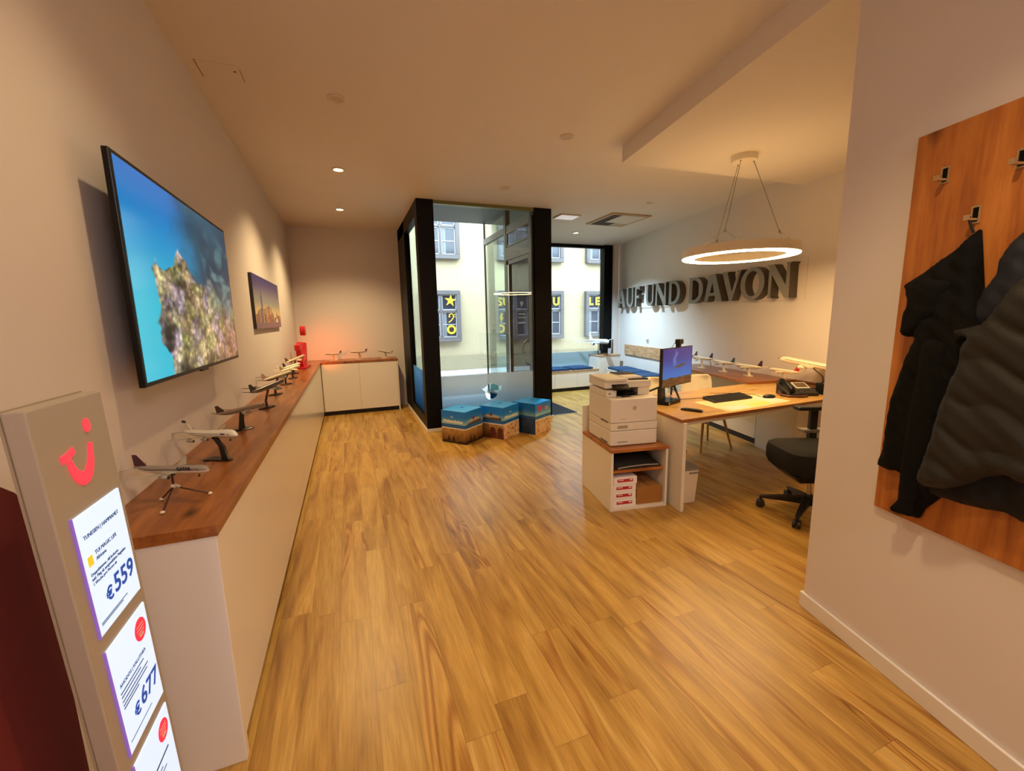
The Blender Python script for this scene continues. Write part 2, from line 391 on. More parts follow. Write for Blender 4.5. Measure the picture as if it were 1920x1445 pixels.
def paint_reef(U, V):
    W1 = fbm(U, V, 6, 51)-0.5; W2 = fbm(U, V, 6, 61)-0.5
    bg = mixc(hexc('#36bcd6'), hexc('#1b74c2'), sstep(0.30, 1.0, V))
    deep = mixc(hexc('#17364e'), hexc('#2a6a80'), fbm(U, V, 8, 3))
    bg = mixc(bg, deep, sstep(0.36, 0.66, U + 0.25*W1 + 0.10*V))
    far_t = fbm(U+0.1*W1, V+0.1*W2, 16, 33, 5)
    bg = mixc(bg, mixc(hexc('#1b3d50'), hexc('#5d7f80'), sstep(0.42, 0.75, far_t)), sstep(0.52, 0.66, U+0.2*W2)*sstep(1.05, 0.55, V+0.3*W1))
    edge = 0.17 + 0.06*np.sin(V*7+2.4)*0.5 + 0.10*(fbm(U, V, 11, 5)-0.5)
    top = 0.60 - 0.30*np.clip(U-0.42, 0, 1) + 0.05*np.sin(U*21) + 0.16*(fbm(U, V, 13, 7, 5)-0.5) + 0.06*np.exp(-((U-0.36)/0.03)**2)
    inside = sstep(-0.006, 0.010, U-edge) * sstep(-0.008, 0.010, top-V)
    d1, i1 = worley(U + 0.09*W1 + 0.03*(fbm(U, V, 25, 71)-.5), V + 0.09*W2, 13, 9, 21); d2, i2 = worley(U + 0.05*W2, V + 0.05*W1, 34, 22, 22); n3 = fbm(U, V, 45, 81, 3)
    pal = np.array([hexc(h) for h in ('#bda878', '#a9a05e', '#cdb79a', '#b79fa6', '#8e8a54', '#d2c294', '#94808c', '#a8ab5c', '#c3b0bd', '#b89c74')])
    base = pal[(i1*9.99).astype(int)]*0.72 + pal[(i2*9.99).astype(int)]*0.28
    shade = np.clip(1.25-0.55*d1**1.5-0.45*d2, 0.22, 1.25)*(0.55+0.9*n3)
    shade = shade*(1-0.55*sstep(0.52, 0.75, fbm(U, V, 7, 91)))
    coral = base*shade[..., None]
    coral = mixc(coral, coral*np.array([0.80, 0.62, 0.58]), sstep(0.45, 1.0, U)*sstep(0.7, 0.0, V))
    farc = mixc(hexc('#24485a'), hexc('#6c8a80'), n3)*(0.6+0.5*(1-d1))[..., None]
    coral = mixc(coral, farc, sstep(0.50, 0.86, U+0.2*W1)*sstep(0.22, 0.52, V))
    return mixc(bg, coral, inside)
def paint_skyline(U, V):
    c = mixc(hexc('#d9c58f'), hexc('#3a3a8c'), sstep(0.30, 0.95, V)); c = mixc(c, hexc('#6f86a8')+0*c, 0.5*np.exp(-((V-0.55)/0.14)**2))
    r = np.random.RandomState(5)
    for k in range(70):
        x = r.rand(); w = 0.008+0.02*r.rand(); h = 0.16+0.30*r.rand()*np.exp(-((x-0.45)/0.5)**2)
        k_ = (abs(U-x) < w) & (V < h)
        c = np.where(k_[..., None], hexc(['#7a3a2a', '#94513a', '#5a2c2c', '#b06a4a', '#4a3844'][r.randint(5)])*(0.8+0.4*r.rand())*(0.85+0.3*(np.sin(V*260) > 0.2))[..., None], c)
    for x, w, h in ((0.235, 0.030, 0.62), (0.235, 0.018, 0.72), (0.235, 0.006, 0.80)):
        c = np.where(((abs(U-x) < w) & (V < h))[..., None], hexc('#3c4a78'), c)
    c = np.where((V < 0.10)[..., None], mixc(hexc('#4a3560'), hexc('#6b4a78'), fbm(U, V, 14, 2)), c)
    c = np.where((((U-0.80)/0.055)**2+((V-0.11)/0.10)**2 < 1)[..., None] & (V > 0.11)[..., None], hexc('#d8cfd6'), c)
    return c
def paint_monitor(U, V):
    c = mixc(hexc('#4f7fd0'), hexc('#2b2a86'), sstep(0.25, 1.0, V)); c = mixc(c, hexc('#4a3aa0')+0*c, 0.5*sstep(0.6, 1.0, V)*(0.6+0.4*U))
    pl = np.exp(-((U-0.40-0.10*(V-0.72)*2-0.02*np.sin(V*24))/0.05)**2)*sstep(0.50, 0.6, V)*sstep(0.98, 0.86, V)
    c = mixc(c, hexc('#9fb6e8')+0*c, 0.55*pl)
    hz = 0.20 + 0.05*(fbm(U, U*0, 9, 3)-0.4) + 0.03*np.exp(-((U-0.25)/0.06)**2)
    g = mixc(hexc('#4a2f1c'), hexc('#9a6434'), fbm(U, V*3, 10, 8))
    c = mixc(c, g, sstep(0.01, -0.01, V-hz))
    pj = (abs(V-0.52-(U-0.6)*0.20) < 0.020+0.035*np.exp(-((U-0.58)/0.05)**2)) & (abs(U-0.58) < 0.20)
    c = np.where(pj[..., None], mixc(hexc('#3f3a2a'), hexc('#a3703c'), fbm(U, V, 30, 4)), c)
    return c
def paint_cube(seed, ship, dark=False):
    def f(U, V):
        c = mixc(hexc('#9cc8d0'), hexc('#1a7ad8'), sstep(0.58, 0.84, V)); sea = mixc(hexc('#0f4a90'), hexc('#2f80c4'), fbm(U, V*3, 8, seed))
        c = np.where((V < 0.60)[..., None], sea, c)
        if ship:
            x = (U-0.52)/0.40
            hull = (abs(x) < 1) & (V > 0.58) & (V < 0.66+0.03*x)
            deck = (abs(x+0.05) < 0.8) & (V >= 0.66) & (V < 0.76-0.05*abs(x)) ; fun = (abs(x+0.1) < 0.12) & (V >= 0.72) & (V < 0.82)
            c = np.where(hull[..., None], hexc('#5c4a40'), c); c = np.where(deck[..., None], hexc('#c8b7a0')*(0.7+0.4*(np.sin(V*300) > 0))[..., None], c); c = np.where(fun[..., None], hexc('#7a2f2c'), c)
        lo = V < 0.46
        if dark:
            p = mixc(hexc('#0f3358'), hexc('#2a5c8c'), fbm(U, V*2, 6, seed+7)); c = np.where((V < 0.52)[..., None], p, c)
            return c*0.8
        sand = mixc(hexc('#7a4a24'), hexc('#d8a860'), sstep(0.0, 0.46, V)); sand = mixc(sand, sand*0.55, fbm(U, V, 7, seed+3)*0.8)
        d, i = worley(U, V, 9, 12, seed+5)
        if seed % 3 == 0:
            sand = np.where((V < 0.07+0.03*np.sin(U*9))[..., None], hexc('#2a1812'), sand)
            for x in (0.30, 0.50):
                sand = np.where(((abs(U-x) < 0.085*(1-(V-0.06)/0.20)) & (V < 0.26))[..., None], hexc('#2c1a14'), sand)
        elif seed % 3 == 1:
            for x in (0.55, 0.86):
                a = (abs(U-x) < 0.11) & (V < 0.26+0.10*np.sqrt(np.clip(1-((U-x)/0.11)**2, 0, 1)))
                sand = np.where(a[..., None], mixc(hexc('#3c1f1c'), hexc('#8a3d34'), fbm(U, V, 12, 6)), sand)
        else:
            pale = mixc(hexc('#c9a878'), hexc('#ead0a0'), fbm(U, V, 5, seed+1)); b = (d < 0.34) & (i > 0.55)
            sand = np.where(b[..., None], hexc('#a33f2a')*(0.6+0.8*i)[..., None], pale)
        c = np.where(lo[..., None], sand, c)
        return np.where(((V >= 0.45) & (V < 0.485))[..., None], hexc('#e8ddd0'), c)
    return f
def paint_cube_top(U, V):
    c = mixc(hexc('#189cff'), hexc('#3cbaff'), fbm(U, V, 3, 5))
    return c

# ------------------------------------------------------------------ the room
TH = rad(10.5); D = Vector((sin(TH), cos(TH), 0)); NR = Vector((-cos(TH), sin(TH), 0)); W0 = Vector((5.02, 3.59, 0))
def wp(s, t, z=0.0): p = W0 + D*s + NR*t; return Vector((p.x, p.y, z))    # along the lettered wall, out from it, height
CZ = 3.2
XL, YF, YB = -0.83, 8.2, -2.6
def slab(name, polys, z0, z1, m):
    b = MB()
    for p in polys: b.prism(p, z0, z1)
    return struct(b.build(name, m))
w1 = wp(5.12, 0); w2 = wp(-6.2, 0)
slab('floor', [[(XL-.1, YB-.1), (7, YB-.1), (7, 5.96), (XL-.1, 5.96)], [(XL-.1, 5.96), (1.0, 5.96), (1.0, 8.3), (XL-.1, 8.3)], [(2.78, 5.96), (7, 5.96), (7, 8.75), (2.78, 8.75)]], -0.1, 0, M['floor'])
slab('ceiling', [[(XL-.1, YB-.1), (7, YB-.1), (7, 5.98), (XL-.1, 5.98)], [(XL-.1, 5.98), (0.99, 5.98), (0.99, 8.75), (XL-.1, 8.75)], [(2.95, 5.98), (7, 5.98), (7, 8.75), (2.95, 8.75)]], CZ, CZ+.5, M['ceil'])
slab('ceiling_dropped', [[(2.57, 3.64), (1.59, YB), (4.2, YB), (5.06, 3.60)]], 3.047, CZ, M['ceil'])
slab('wall_left', [[(XL-.12, YB-.1), (XL, YB-.1), (XL, 8.3), (XL-.12, 8.3)]], 0, CZ, M['wall'])
slab('wall_far', [[(XL, YF), (0.97, YF), (0.97, YF+.3), (XL, YF+.3)]], 0, CZ, M['wall'])
slab('wall_rear', [[(XL-.1, YB-.1), (7, YB-.1), (7, YB), (XL-.1, YB)]], 0, CZ, M['wall'])
a0, a1, b1_, b0 = wp(-6.4, 0), wp(4.92, 0), wp(4.92, -.25), wp(-6.4, -.25)
slab('wall_right', [[tuple(a0[:2]), tuple(a1[:2]), tuple(b1_[:2]), tuple(b0[:2])]], 0, CZ, M['wall'])
# white reveal between lettered wall and shop window, with its two flat strips
b = MB(); b.box(5.80, 6.3, 8.46, 8.75, 0, CZ); b.box(5.785, 5.90, 8.40, 8.46, 0, CZ)
struct(b.build('trim_1', M['wall'], bevel=.004))
c0 = Vector((2.232, 1.401, 0)); CD = Vector((-.24309, -.97, 0)); CN = Vector((-.97, .24309, 0))
def cp(s, t, z=0.0): p = c0 + CD*s + CN*t; return Vector((p.x, p.y, z))     # along the coat wall
q = [cp(0, 0), cp(4.1, 0), cp(4.1, -2.75), cp(0, -2.75)]
slab('wall_coat', [[tuple(x[:2]) for x in q]], 0, CZ, M['wall'])
b = MB(); q = [cp(-.014, -.3), cp(-.014, .014), cp(4.1, .014), cp(4.1, 0), cp(0, 0), cp(0, -.3)]
b.prism([tuple(x[:2]) for x in q], 0, .085)
struct(b.build('baseboard_coat', M['white'], bevel=.004))

# ------------------------------------------------------------------ glazed entrance recess
GL = glass_mat('clear_glass', (0.93, 0.97, 0.95)); GLG = glass_mat('green_tinted_glass', (0.91, 0.97, 0.94), 0.9, 0.55); GLS = glass_mat('coated_side_glass', (0.88, 0.95, 0.92), 0.8, 0.3)
FROST = film_mat('frosted_film', '#ffffff', '#86ccff', 0.02, 0.66, 0.36)
BLUEFILM = film_mat('blue_sea_film', '#9fcdf0', '#3a80b4', 0.15, 0.75, 0.15)
b = MB(); b.box(0.97, 1.20, 5.96, 6.15, .045, CZ); b.box(2.69, 2.97, 5.96, 6.15, .045, CZ); b.box(2.655, 2.69, 6.0, 6.1, .045, 3.1, 1); b.box(1.2, 2.69, 5.98, 6.06, 3.155, CZ, 2); b.box(1.2, 2.69, 5.98, 6.04, .045, .09)
w = struct(b.build('window_1', [M['black'], M['bronze'], M['olive']], bevel=.003))
b = MB(); b.box(1.2, 2.69, 6.005, 6.02, .09, 3.155); b.build('pane', GL, w)
# frosted film with the fish cut out of it
fo = [(1.2, .09), (2.69, .09), (2.69, .785), (1.2, .785)]
th = [2*pi*i/28 for i in range(28)]
fish = [(1.815, .555), (1.86, .575), (1.90, .61), (1.95, .635), (2.00, .63), (2.05, .605), (2.085, .565), (2.135, .60), (2.12, .535), (2.15, .49), (2.085, .515), (2.06, .46), (2.03, .42), (1.98, .395), (1.92, .39), (1.885, .42), (1.87, .47), (1.865, .515), (1.84, .535)]
vs, fs = curve_geo([fo, fish], .0012)
b = MB(); b.geo([(x, 6.002-z, y) for x, y, z in vs], fs); b.build('frosted_film', FROST, w)
b = MB()
for pts, t in (([(1.945, .505), (2.06, .46), (2.03, .42), (1.975, .395), (1.945, .40)], 0), ([(1.95, .52), (2.085, .53), (2.07, .60), (2.0, .625), (1.95, .62)], 1)):
    b.sheet(pts, (0, 6.0, 0), (1, 0, 0), (0, 0, 1), .001, t)
b.build('fish_emblem', [film_mat('emblem_blue', '#3f7fb4', '#2a649c', .39, .5, .1), film_mat('emblem_pale', '#bfe6ea', '#9fd4dc', .5, .63, .45)], w)

b = MB(); b.box(0.97, 1.0, 7.32, 8.35, .045, CZ); b.box(0.97, 1.06, 6.15, 8.35, 3.0, CZ); b.box(0.97, 1.06, 6.15, 7.32, .045, .20); b.box(1.0, 1.06, 7.32, 8.75, .045, CZ)
b.box(0.985, 1.03, 6.15, 6.19, .2, 3.0, 1)
w = struct(b.build('window_2', [M['black'], M['bronze']], bevel=.003))
b = MB(); b.box(1.012, 1.024, 6.19, 7.32, .2, 3.0); b.build('pane', GLS, w)
b = MB(); b.box(1.006, 1.0105, 6.19, 7.32, .2, .85); b.build('blue_film', BLUEFILM, w)
b = MB(); b.box(0.955, 1.21, 5.945, 5.97, 0, .045); b.box(0.955, 0.985, 5.97, 8.2, 0, .045); b.box(1.2, 2.985, 5.945, 5.97, 0, .045); b.box(2.955, 2.985, 5.97, 6.16, 0, .045)
struct(b.build('trim_2', M['white'], bevel=.003))

# right side of the recess: glass door with toplight and a fixed side light
b = MB()
b.box(2.76, 2.84, 6.15, 6.27, 0, 3.55); b.box(2.76, 2.84, 7.37, 7.47, 0, 3.55); b.box(2.77, 2.83, 6.15, 8.75, 3.11, 3.22, 1); b.box(2.76, 2.84, 6.27, 7.37, 2.62, 2.84)
b.box(2.775, 2.825, 7.47, 8.75, .0, .06); b.box(2.785, 2.815, 8.72, 8.76, 0, 3.55); b.box(2.775, 2.79, 6.27, 7.37, 2.735, 2.775, 1)
w = struct(b.build('window_3', [M['bronze'], M['grey']], bevel=.003))
b = MB(); b.box(2.795, 2.805, 7.47, 8.72, .06, 3.11); b.box(2.795, 2.805, 6.27, 8.72, 3.22, 3.55); b.build('pane', GLG, w)
b = MB()
for y0, y1, z0, z1 in ((6.28, 7.36, 2.85, 2.88), (6.28, 7.36, 3.08, 3.11), (6.28, 6.31, 2.85, 3.11), (7.33, 7.36, 2.85, 3.11)): b.box(2.765, 2.80, y0, y1, z0, z1)
tl = b.build('toplight_frame', M['grey'], w, bevel=.002)
b = MB(); b.box(2.78, 2.788, 6.31, 7.33, 2.88, 3.08); b.build('toplight_pane', GL, tl)
b = MB()
for y0, y1, z0, z1 in ((6.28, 7.36, .01, .10), (6.28, 7.36, 2.54, 2.61), (6.28, 6.35, .01, 2.61), (7.25, 7.36, .01, 2.61)): b.box(2.755, 2.815, y0, y1, z0, z1)
d1 = struct(b.build('door_1', M['bronze'], bevel=.003))
b = MB(); b.box(2.782, 2.792, 6.35, 7.25, .10, 2.54); b.build('pane', GL, d1)
b = MB(); b.box(2.752, 2.756, 7.225, 7.262, .10, 2.54); b.build('seal', M['steel'], d1)
b = MB(); pts = [(2.75, 6.33, 1.24), (2.70, 6.335, 1.24), (2.67, 6.36, 1.20), (2.655, 6.39, 1.12), (2.65, 6.40, 1.045), (2.655, 6.39, .97), (2.67, 6.36, .89), (2.70, 6.335, .85), (2.75, 6.33, .85)]
b.tube(pts, .016, 10); b.build('handle', M['steel'], d1, smooth=True)
b = MB()
for z, wd in ((1.66, .30), (1.60, .34), (1.52, .30)): b.box(2.779, 2.781, 6.62-wd/2+.1, 6.62+wd/2+.1, z, z+.018)
b.sheet([(6.72+.07*sin(t)**3*1.0, 1.84+.055*(13*cos(t)-5*cos(2*t)-2*cos(3*t)-cos(4*t))/16) for t in th], (2.781, 0, 0), (0, 1, 0), (0, 0, 1), .001)
b.build('sticker', M['grey'], d1)
slab('ceiling_recess', [[(1.0, 6.0), (2.95, 6.0), (2.95, 8.8), (1.0, 8.8)]], 3.55, 3.7, M['steelgrey'])
slab('floor_recess', [[(1.0, 5.96), (2.78, 5.96), (2.78, 8.75), (1.0, 8.75)]], -.12, -.02, M['stone'])

# shop window on the right
b = MB(); b.box(2.97, 5.80, 8.58, 8.68, 3.13, CZ, 0); b.box(5.58, 5.80, 8.50, 8.68, 0, CZ); b.box(2.83, 2.95, 8.58, 8.68, 0, CZ); b.box(2.95, 5.58, 8.58, 8.68, 0, .10)
w = struct(b.build('window_4', M['black'], bevel=.003))
b = MB(); b.box(2.95, 5.58, 8.62, 8.632, .10, 3.13); b.build('pane', GL, w)
b = MB(); b.box(2.95, 5.58, 8.612, 8.6165, .10, .80); b.build('frosted_film', film_mat('frosted_film_pale', '#e2f2fc', '#d4ecfa', .3, .8, .30), w)
# outside face of the shop front above and beside the glass
slab('wall_front', [[(-6, 8.76), (0.98, 8.76), (0.98, 8.9), (-6, 8.9)], [(6.0, 8.76), (12, 8.76), (12, 8.9), (6.0, 8.9)]], -.2, 4.4, M['wall'])
slab('wall_front_upper', [[(-.98, 8.76), (7, 8.76), (7, 8.9), (-.98, 8.9)]], 3.62, 4.4, M['wall'])

# ------------------------------------------------------------------ street and the house across it
slab('street', [[(-30, 8.75), (45, 8.75), (45, 13.4), (-30, 13.4)]], -.3, -.15, mat('wet_asphalt', '#77797c', 0.5, noise=.25, nscale=2))
b = MB(); b.box(-30, 45, 12.2, 13.4, -.15, -.03); struct(b.build('pavement', mat('snowy_kerb', '#a6a7aa', .9, noise=.15, nscale=1.5)))
house = thing('building', 'pale cream house front across the street with grey framed windows', 'building', (0, 13.4, 0))
b = MB(); b.box(-30, 45, 0, 6, -.2, 6.2); b.build('wall', mat('cream_render', '#988a72', .9, noise=.05, nscale=.7), house)
b = MB(); b.box(-30, 45, -.06, 0, -.15, .45); b.build('plinth', mat('beige_plinth', '#7f745f', .9, noise=.15, nscale=1), house)
FR = mat('grey_window_frame', '#4c474b', .6); SASH = mat('white_sash', '#9a9ea6', .5); PANE = mat('dark_window_pane', '#2a2e3e', .12, noise=.3, nscale=1.5); YEL = mat('yellow_letters', '#c8a410', .6)
CUR = mat('net_curtain', '#696e78', .8)
def WB():
    b = MB(); b.T = Matrix.Translation((0, -.11, 0)); return b
def house_window(x0, x1, z0, z1, texts=()):
    b = WB(); f = .13
    for a in ((x0, x1, z1-f, z1), (x0, x1, z0, z0+f), (x0, x0+f, z0+f, z1-f), (x1-f, x1, z0+f, z1-f)): b.box(a[0], a[1], -.05, .10, a[2], a[3])
    xm = (x0+x1)/2; zt = z0 + (z1-z0)*.60
    b.box(xm-.035, xm+.035, -.02, .10, z0+f, z1-f); b.box(x0+f, x1-f, -.015, .10, zt-.03, zt+.03)
    b.box(x0+.02, x1-.02, -.09, -.05, z0-.02, z0+.05)
    wo = b.build('window', FR, house, bevel=.012)
    b = WB()
    for xa, xb in ((x0+f, xm-.035), (xm+.035, x1-f)):
        for za, zb in ((z0+f, zt-.03), (zt+.03, z1-f)):
            t = .025
            for a in ((xa, xb, zb-t, zb), (xa, xb, za, za+t), (xa, xa+t, za, zb), (xb-t, xb, za, zb)): b.box(a[0], a[1], .02, .05, a[2], a[3])
            zz = (za+zb)/2
            if zb-za > .6: b.box(xa, xb, .025, .045, zz-.012, zz+.012)
    b.build('sash', SASH, wo)
    b = WB(); b.box(x0+f, x1-f, .05, .06, z0+f, z1-f); b.build('pane', PANE, wo)
    for xa, xb in ((x0+f+.03, x0+f+.14), (xm+.08, xm+.17)): b = WB(); b.box(xa, xb, .045, .05, z0+f, zt-.03); b.build('curtain', CUR, wo)
    if texts:
        for s, fx, fz, size in texts:
            b = WB()
            px, pz = x0+(x1-x0)*fx, z0+(z1-z0)*fz
            if s == 'star':
                b.sheet([(px+(size if k % 2 == 0 else size*.36)*sin(k*pi/5+.12), pz+(size if k % 2 == 0 else size*.36)*cos(k*pi/5+.12)) for k in range(10)], (0, -.022, 0), (1, 0, 0), (0, 0, 1), .004)
            elif s in ('bass', 'treble'):
                if s == 'bass':
                    cv = [(-.06, .02), (-.05, .09), (.02, .12), (.08, .07), (.07, -.02), (0, -.10), (-.08, -.15)]; b.ellipsoid((px-.05, -.022, pz+.03), .03, .006, .03, 10, 6)
                    for dz in (.09, .02): b.ellipsoid((px+.12, -.022, pz+dz), .018, .006, .018, 8, 5)
                else: cv = [(-.04, -.17), (.0, -.16), (.0, .15), (.05, .12), (-.06, 0), (-.03, -.08), (.05, -.05), (.03, .02), (-.03, -.01)]
                b.tube([(px+a, -.022, pz+c) for a, c in cv], .016, 6)
            else: put_text(b, s, size, (px, -.020, pz), (1, 0, 0), (0, 0, 1), 'CENTER', .004, bold=size*.035)
            b.build('letter' if len(s) == 1 else 'symbol', YEL, wo)
    return wo
S_ = .37
house_window(2.15, 3.40, .92, 2.50, (('K', .27, .70, S_), ('star', .74, .80, .20), ('bass', .74, .47, .2), ('C', .27, .15, S_), ('O', .74, .15, S_)))
house_window(4.53, 5.48, .90, 2.50, (('S', .19, .70, S_), ('U', .44, .70, S_), ('D', .74, .70, S_), ('treble', .24, .46, .2), ('D', .22, .15, S_), ('A', .62, .15, S_)))
house_window(5.93, 7.08, .90, 2.50, (('O', .27, .70, S_), ('K', .27, .15, S_), ('U', .74, .70, S_)))
house_window(7.96, 9.15, .90, 2.50, (('L', .18, .70, S_), ('E', .40, .70, S_)))
for x0, x1 in ((2.25, 3.44), (4.62, 5.75), (5.93, 7.08), (7.98, 9.15), (-.3, .9)): house_window(x0, x1, 3.46, 5.05)
house_window(-.3, .9, .9, 2.5)

# ------------------------------------------------------------------ model aeroplanes
STAND_BLACK = mat('stand_black', '#1a1512', .35); STAND_WOOD = mat('stand_dark_wood', '#3c2015', .35); STAND_CLEAR = mat('stand_cream', '#e6d8bd', .3)
ENG_DARK = mat('engine_dark', '#1e1c1c', .4)
_cols = {}
def colm(h):
    if h not in _cols: _cols[h] = mat('livery_' + h[1:], h, .3, coat=.2)
    return _cols[h]
def aeroplane(label, group, base, psi, L, h, pitch=0., roll=0., off=(0, 0), top='#f1ece2', belly=None, tail='#f1ece2', wing='#d8d4cc', engines=2, stand='disc', stand_mat=None, title=None, tcol='#4a2038', nose=None, tailband=None, winglet=True, gear=False, jumbo=False, tip=None):
    """base = point on the surface below; the model's nose looks along psi"""
    psi = rad(psi); pitch = rad(pitch)
    t = thing('model_aeroplane', label, 'model aeroplane', base, psi, group)
    c, s_ = cos(psi), sin(psi)
    ox, oy = off[0]*c+off[1]*s_, -off[0]*s_+off[1]*c
    T = Matrix.Translation((ox, oy, h)) @ Matrix.Rotation(-pitch, 4, 'Y') @ Matrix.Rotation(rad(roll), 4, 'X') @ Matrix.Scale(L, 4)
    R = .050
    st = [(.5, .05, -.010), (.493, .35, -.009), (.475, .62, -.006), (.445, .86, -.002), (.40, .98, 0), (.30, 1, 0), (0, 1, 0), (-.20, 1, 0), (-.30, .88, .006), (-.39, .62, .016), (-.46, .32, .026), (-.5, .10, .031)]
    n = 20; rings = []
    for x, r, z in st:
        k = 1.0
        ring = []
        for j in range(n):
            a = 2*pi*j/n + pi/n; y = cos(a)*R*r; zz = sin(a)*R*r*1.03
            if jumbo and x > .15 and sin(a) > 0: zz += .022*sin(a)*sstep(.14, .26, np.float64(x))*sstep(.5, .42, np.float64(x))
            ring.append((x, y, z+zz))
        rings.append(ring)
    b = MB(); b.T = T
    mats = [colm(top), colm(belly or top), colm(tailband or top), colm(nose or top)]
    b.rings(rings, 0)
    for i in range(len(st)-1):
        for j in range(n):
            a = 2*pi*(j+.5)/n + pi/n; f = i*n+j
            b.m[f] = 1 if (sin(a) < -.25) else 0
            if tailband and st[i+1][0] < -.28: b.m[f] = 2
            if nose and st[i][0] > .47: b.m[f] = 3
    fu = b.build('fuselage', mats, t, smooth=True)
    b = MB(); b.T = T
    for sgn in (1, -1): # cockpit windows
        b.sheet([(.452, .012), (.470, .008), (.466, .018), (.448, .022)], (0, sgn*.046*.72, .006), (1, -sgn*.9*.35, 0), (0, -sgn*.25, 1), .002 * (1 if sgn < 0 else -1))
    for sgn in (-1, 1): b.box(-.30, .40, sgn*R*1.001-.0004, sgn*R*1.001+.0004, .008, .013)
    b.build('windows', ENG_DARK, fu)
    if title:
        b = MB(); b.T = T
        put_text(b, title[0], title[1], (title[2], -R*1.03, .002), (1, 0, 0), (0, 0, 1), 'LEFT', .002, bold=title[1]*.05)
        put_text(b, title[0], title[1], (title[2]+.17, R*1.03, .002), (-1, 0, 0), (0, 0, 1), 'LEFT', .002, bold=.0008)
        b.build('lettering', colm(tcol), fu)
    for sgn in (1, -1):
        b = MB(); b.T = T
        pr = [(.02, .11, -.026, .022), (.25, -.075, -.010, .014), (.455, -.215, .018, .008), (.475, -.245, .034, .002) if winglet else (.47, -.228, .014, .003)]
        ch = [.24, .11, .045, .022]
        R_ = []
        for (y, x, z, th_), cw_ in zip(pr, ch):
            x0 = x+cw_*.35 if y < .1 else x+cw_*.5; x1 = x0-cw_
            R_.append([(x0, sgn*y, z), (x0-cw_*.3, sgn*y, z+th_*.7), (x1, sgn*y, z+.001), (x0-cw_*.4, sgn*y, z-th_*.5)])
        b.rings(R_ if sgn < 0 else [r[::-1] for r in R_], 0)
        b.build('wing', colm(wing), t, smooth='auto')
        b = MB(); b.T = T
        R_ = [[(x0, sgn*y, z), (x0-cw_*.4, sgn*y, z+.007), (x0-cw_, sgn*y, z), (x0-cw_*.4, sgn*y, z-.005)] for y, x0, z, cw_ in ((.01, -.385, .020, .095), (.165, -.475, .034, .04))]
        b.rings(R_ if sgn < 0 else [r[::-1] for r in R_], 0); b.build('stabilizer', colm(wing), t, smooth='auto')
        for ex in ((.165,) if engines == 2 else (.15, .29)):
            b = MB(); b.T = T
            x = .095 - (ex-.12)*.62; z = -.047 + (ex-.16)*.12; er = .030 if engines == 2 else .022
            b.rings([[(x+dx, sgn*ex+er*k*cos(2*pi*j/14), z+er*k*sin(2*pi*j/14)) for j in range(14)] for dx, k in ((-.075, .45), (-.045, .8), (0, 1.0), (.035, .95), (.045, .85))][::-1], 0)
            b.rings([[(x+.0455+dx, sgn*ex+er*k*cos(2*pi*j/14), z+er*k*sin(2*pi*j/14)) for j in range(14)] for dx, k in ((0, .78), (.001, .75))], 1)
            b.box(x-.05, x+.02, sgn*ex-.003, sgn*ex+.003, z+er*.8, z+er*.8+.028)
            b.build('engine', [colm(wing), ENG_DARK], t, smooth='auto')
    b = MB(); b.T = T
    P = [(-.315, .045), (-.435, .190), (-.49, .190), (-.475, .045)]
    b.geo([(x, .007 if z < .1 else .003, z) for x, z in P]+[(x, -.007 if z < .1 else -.003, z) for x, z in P], [(0, 1, 2, 3), (7, 6, 5, 4), (0, 4, 5, 1), (1, 5, 6, 2), (2, 6, 7, 3), (3, 7, 4, 0)])
    tf = b.build('tail_fin', colm(tail), t)
    if tip:
        b = MB(); b.T = T; b.prism([(-.408, -.0046), (-.408, .0046), (-.488, .0046), (-.488, -.0046)], .158, .192); b.v = [tuple(T @ (Vector(T.inverted() @ Vector(p)) - Vector((.027 if (T.inverted() @ Vector(p)).z > .17 and (T.inverted() @ Vector(p)).x > -.45 else 0, 0, 0)))) for p in b.v]; b.build('fin_tip', colm(tip), tf)
    if gear:
        b = MB(); b.T = T
        for x, y in ((.36, 0), (-.02, .05), (-.02, -.05)):
            b.cyl((x, y, -.04), (x, y, -.085), .004); b.cyl((x, y-.008, -.088), (x, y+.008, -.088), .012, n=10)
        b.build('landing_gear', ENG_DARK, t)
    sm = stand_mat or STAND_BLACK
    b = MB(); under = (ox, oy, h - R*L*.8)
    if stand == 'disc':
        b.lathe([(.001, 0), (.052, 0), (.055, .004), (.048, .010), (.012, .013), (.001, .013)], 24)
        b.v = [(x*1.45, y*.75, z) for x, y, z in b.v]
        b.tube([(0, 0, .01), (-.004, 0, h*.35), (ox*.6, oy*.6, h*.7), under], [.011, .009, .008, .009], 10)
    elif stand == 'blade':
        b.lathe([(.001, 0), (.04, 0), (.043, .003), (.036, .008), (.001, .010)], 24); b.v = [(x*1.5, y*.8, z) for x, y, z in b.v]
        b.rings([[(x+.014*k, .005, z), (x-.014*k, .005, z), (x-.014*k, -.005, z), (x+.014*k, -.005, z)] for x, k, z in ((-.01, 1.3, .008), (-.008, 1.0, h*.4), (ox, .8, under[2]))])
    elif stand == 'slant':
        b.rings([[(x+.07, 0, 0.004), (x-.05, .028, .004), (x-.05, -.028, .004)] if 0 else [(x+.06, .012, z), (x-.075, .032, z), (x-.075, -.032, z), (x+.06, -.012, z)] for x, z in ((.0, 0), (0, .006))])
        b.rings([[(x+.015*k, .006, z), (x-.015*k, .006, z), (x-.015*k, -.006, z), (x+.015*k, -.006, z)] for x, k, z in ((.03, 1.3, .006), (.015, 1.0, h*.5), (ox-.01, .8, under[2]))])
    elif stand == 'tripod':
        hub = Vector((ox, oy, h*.46))
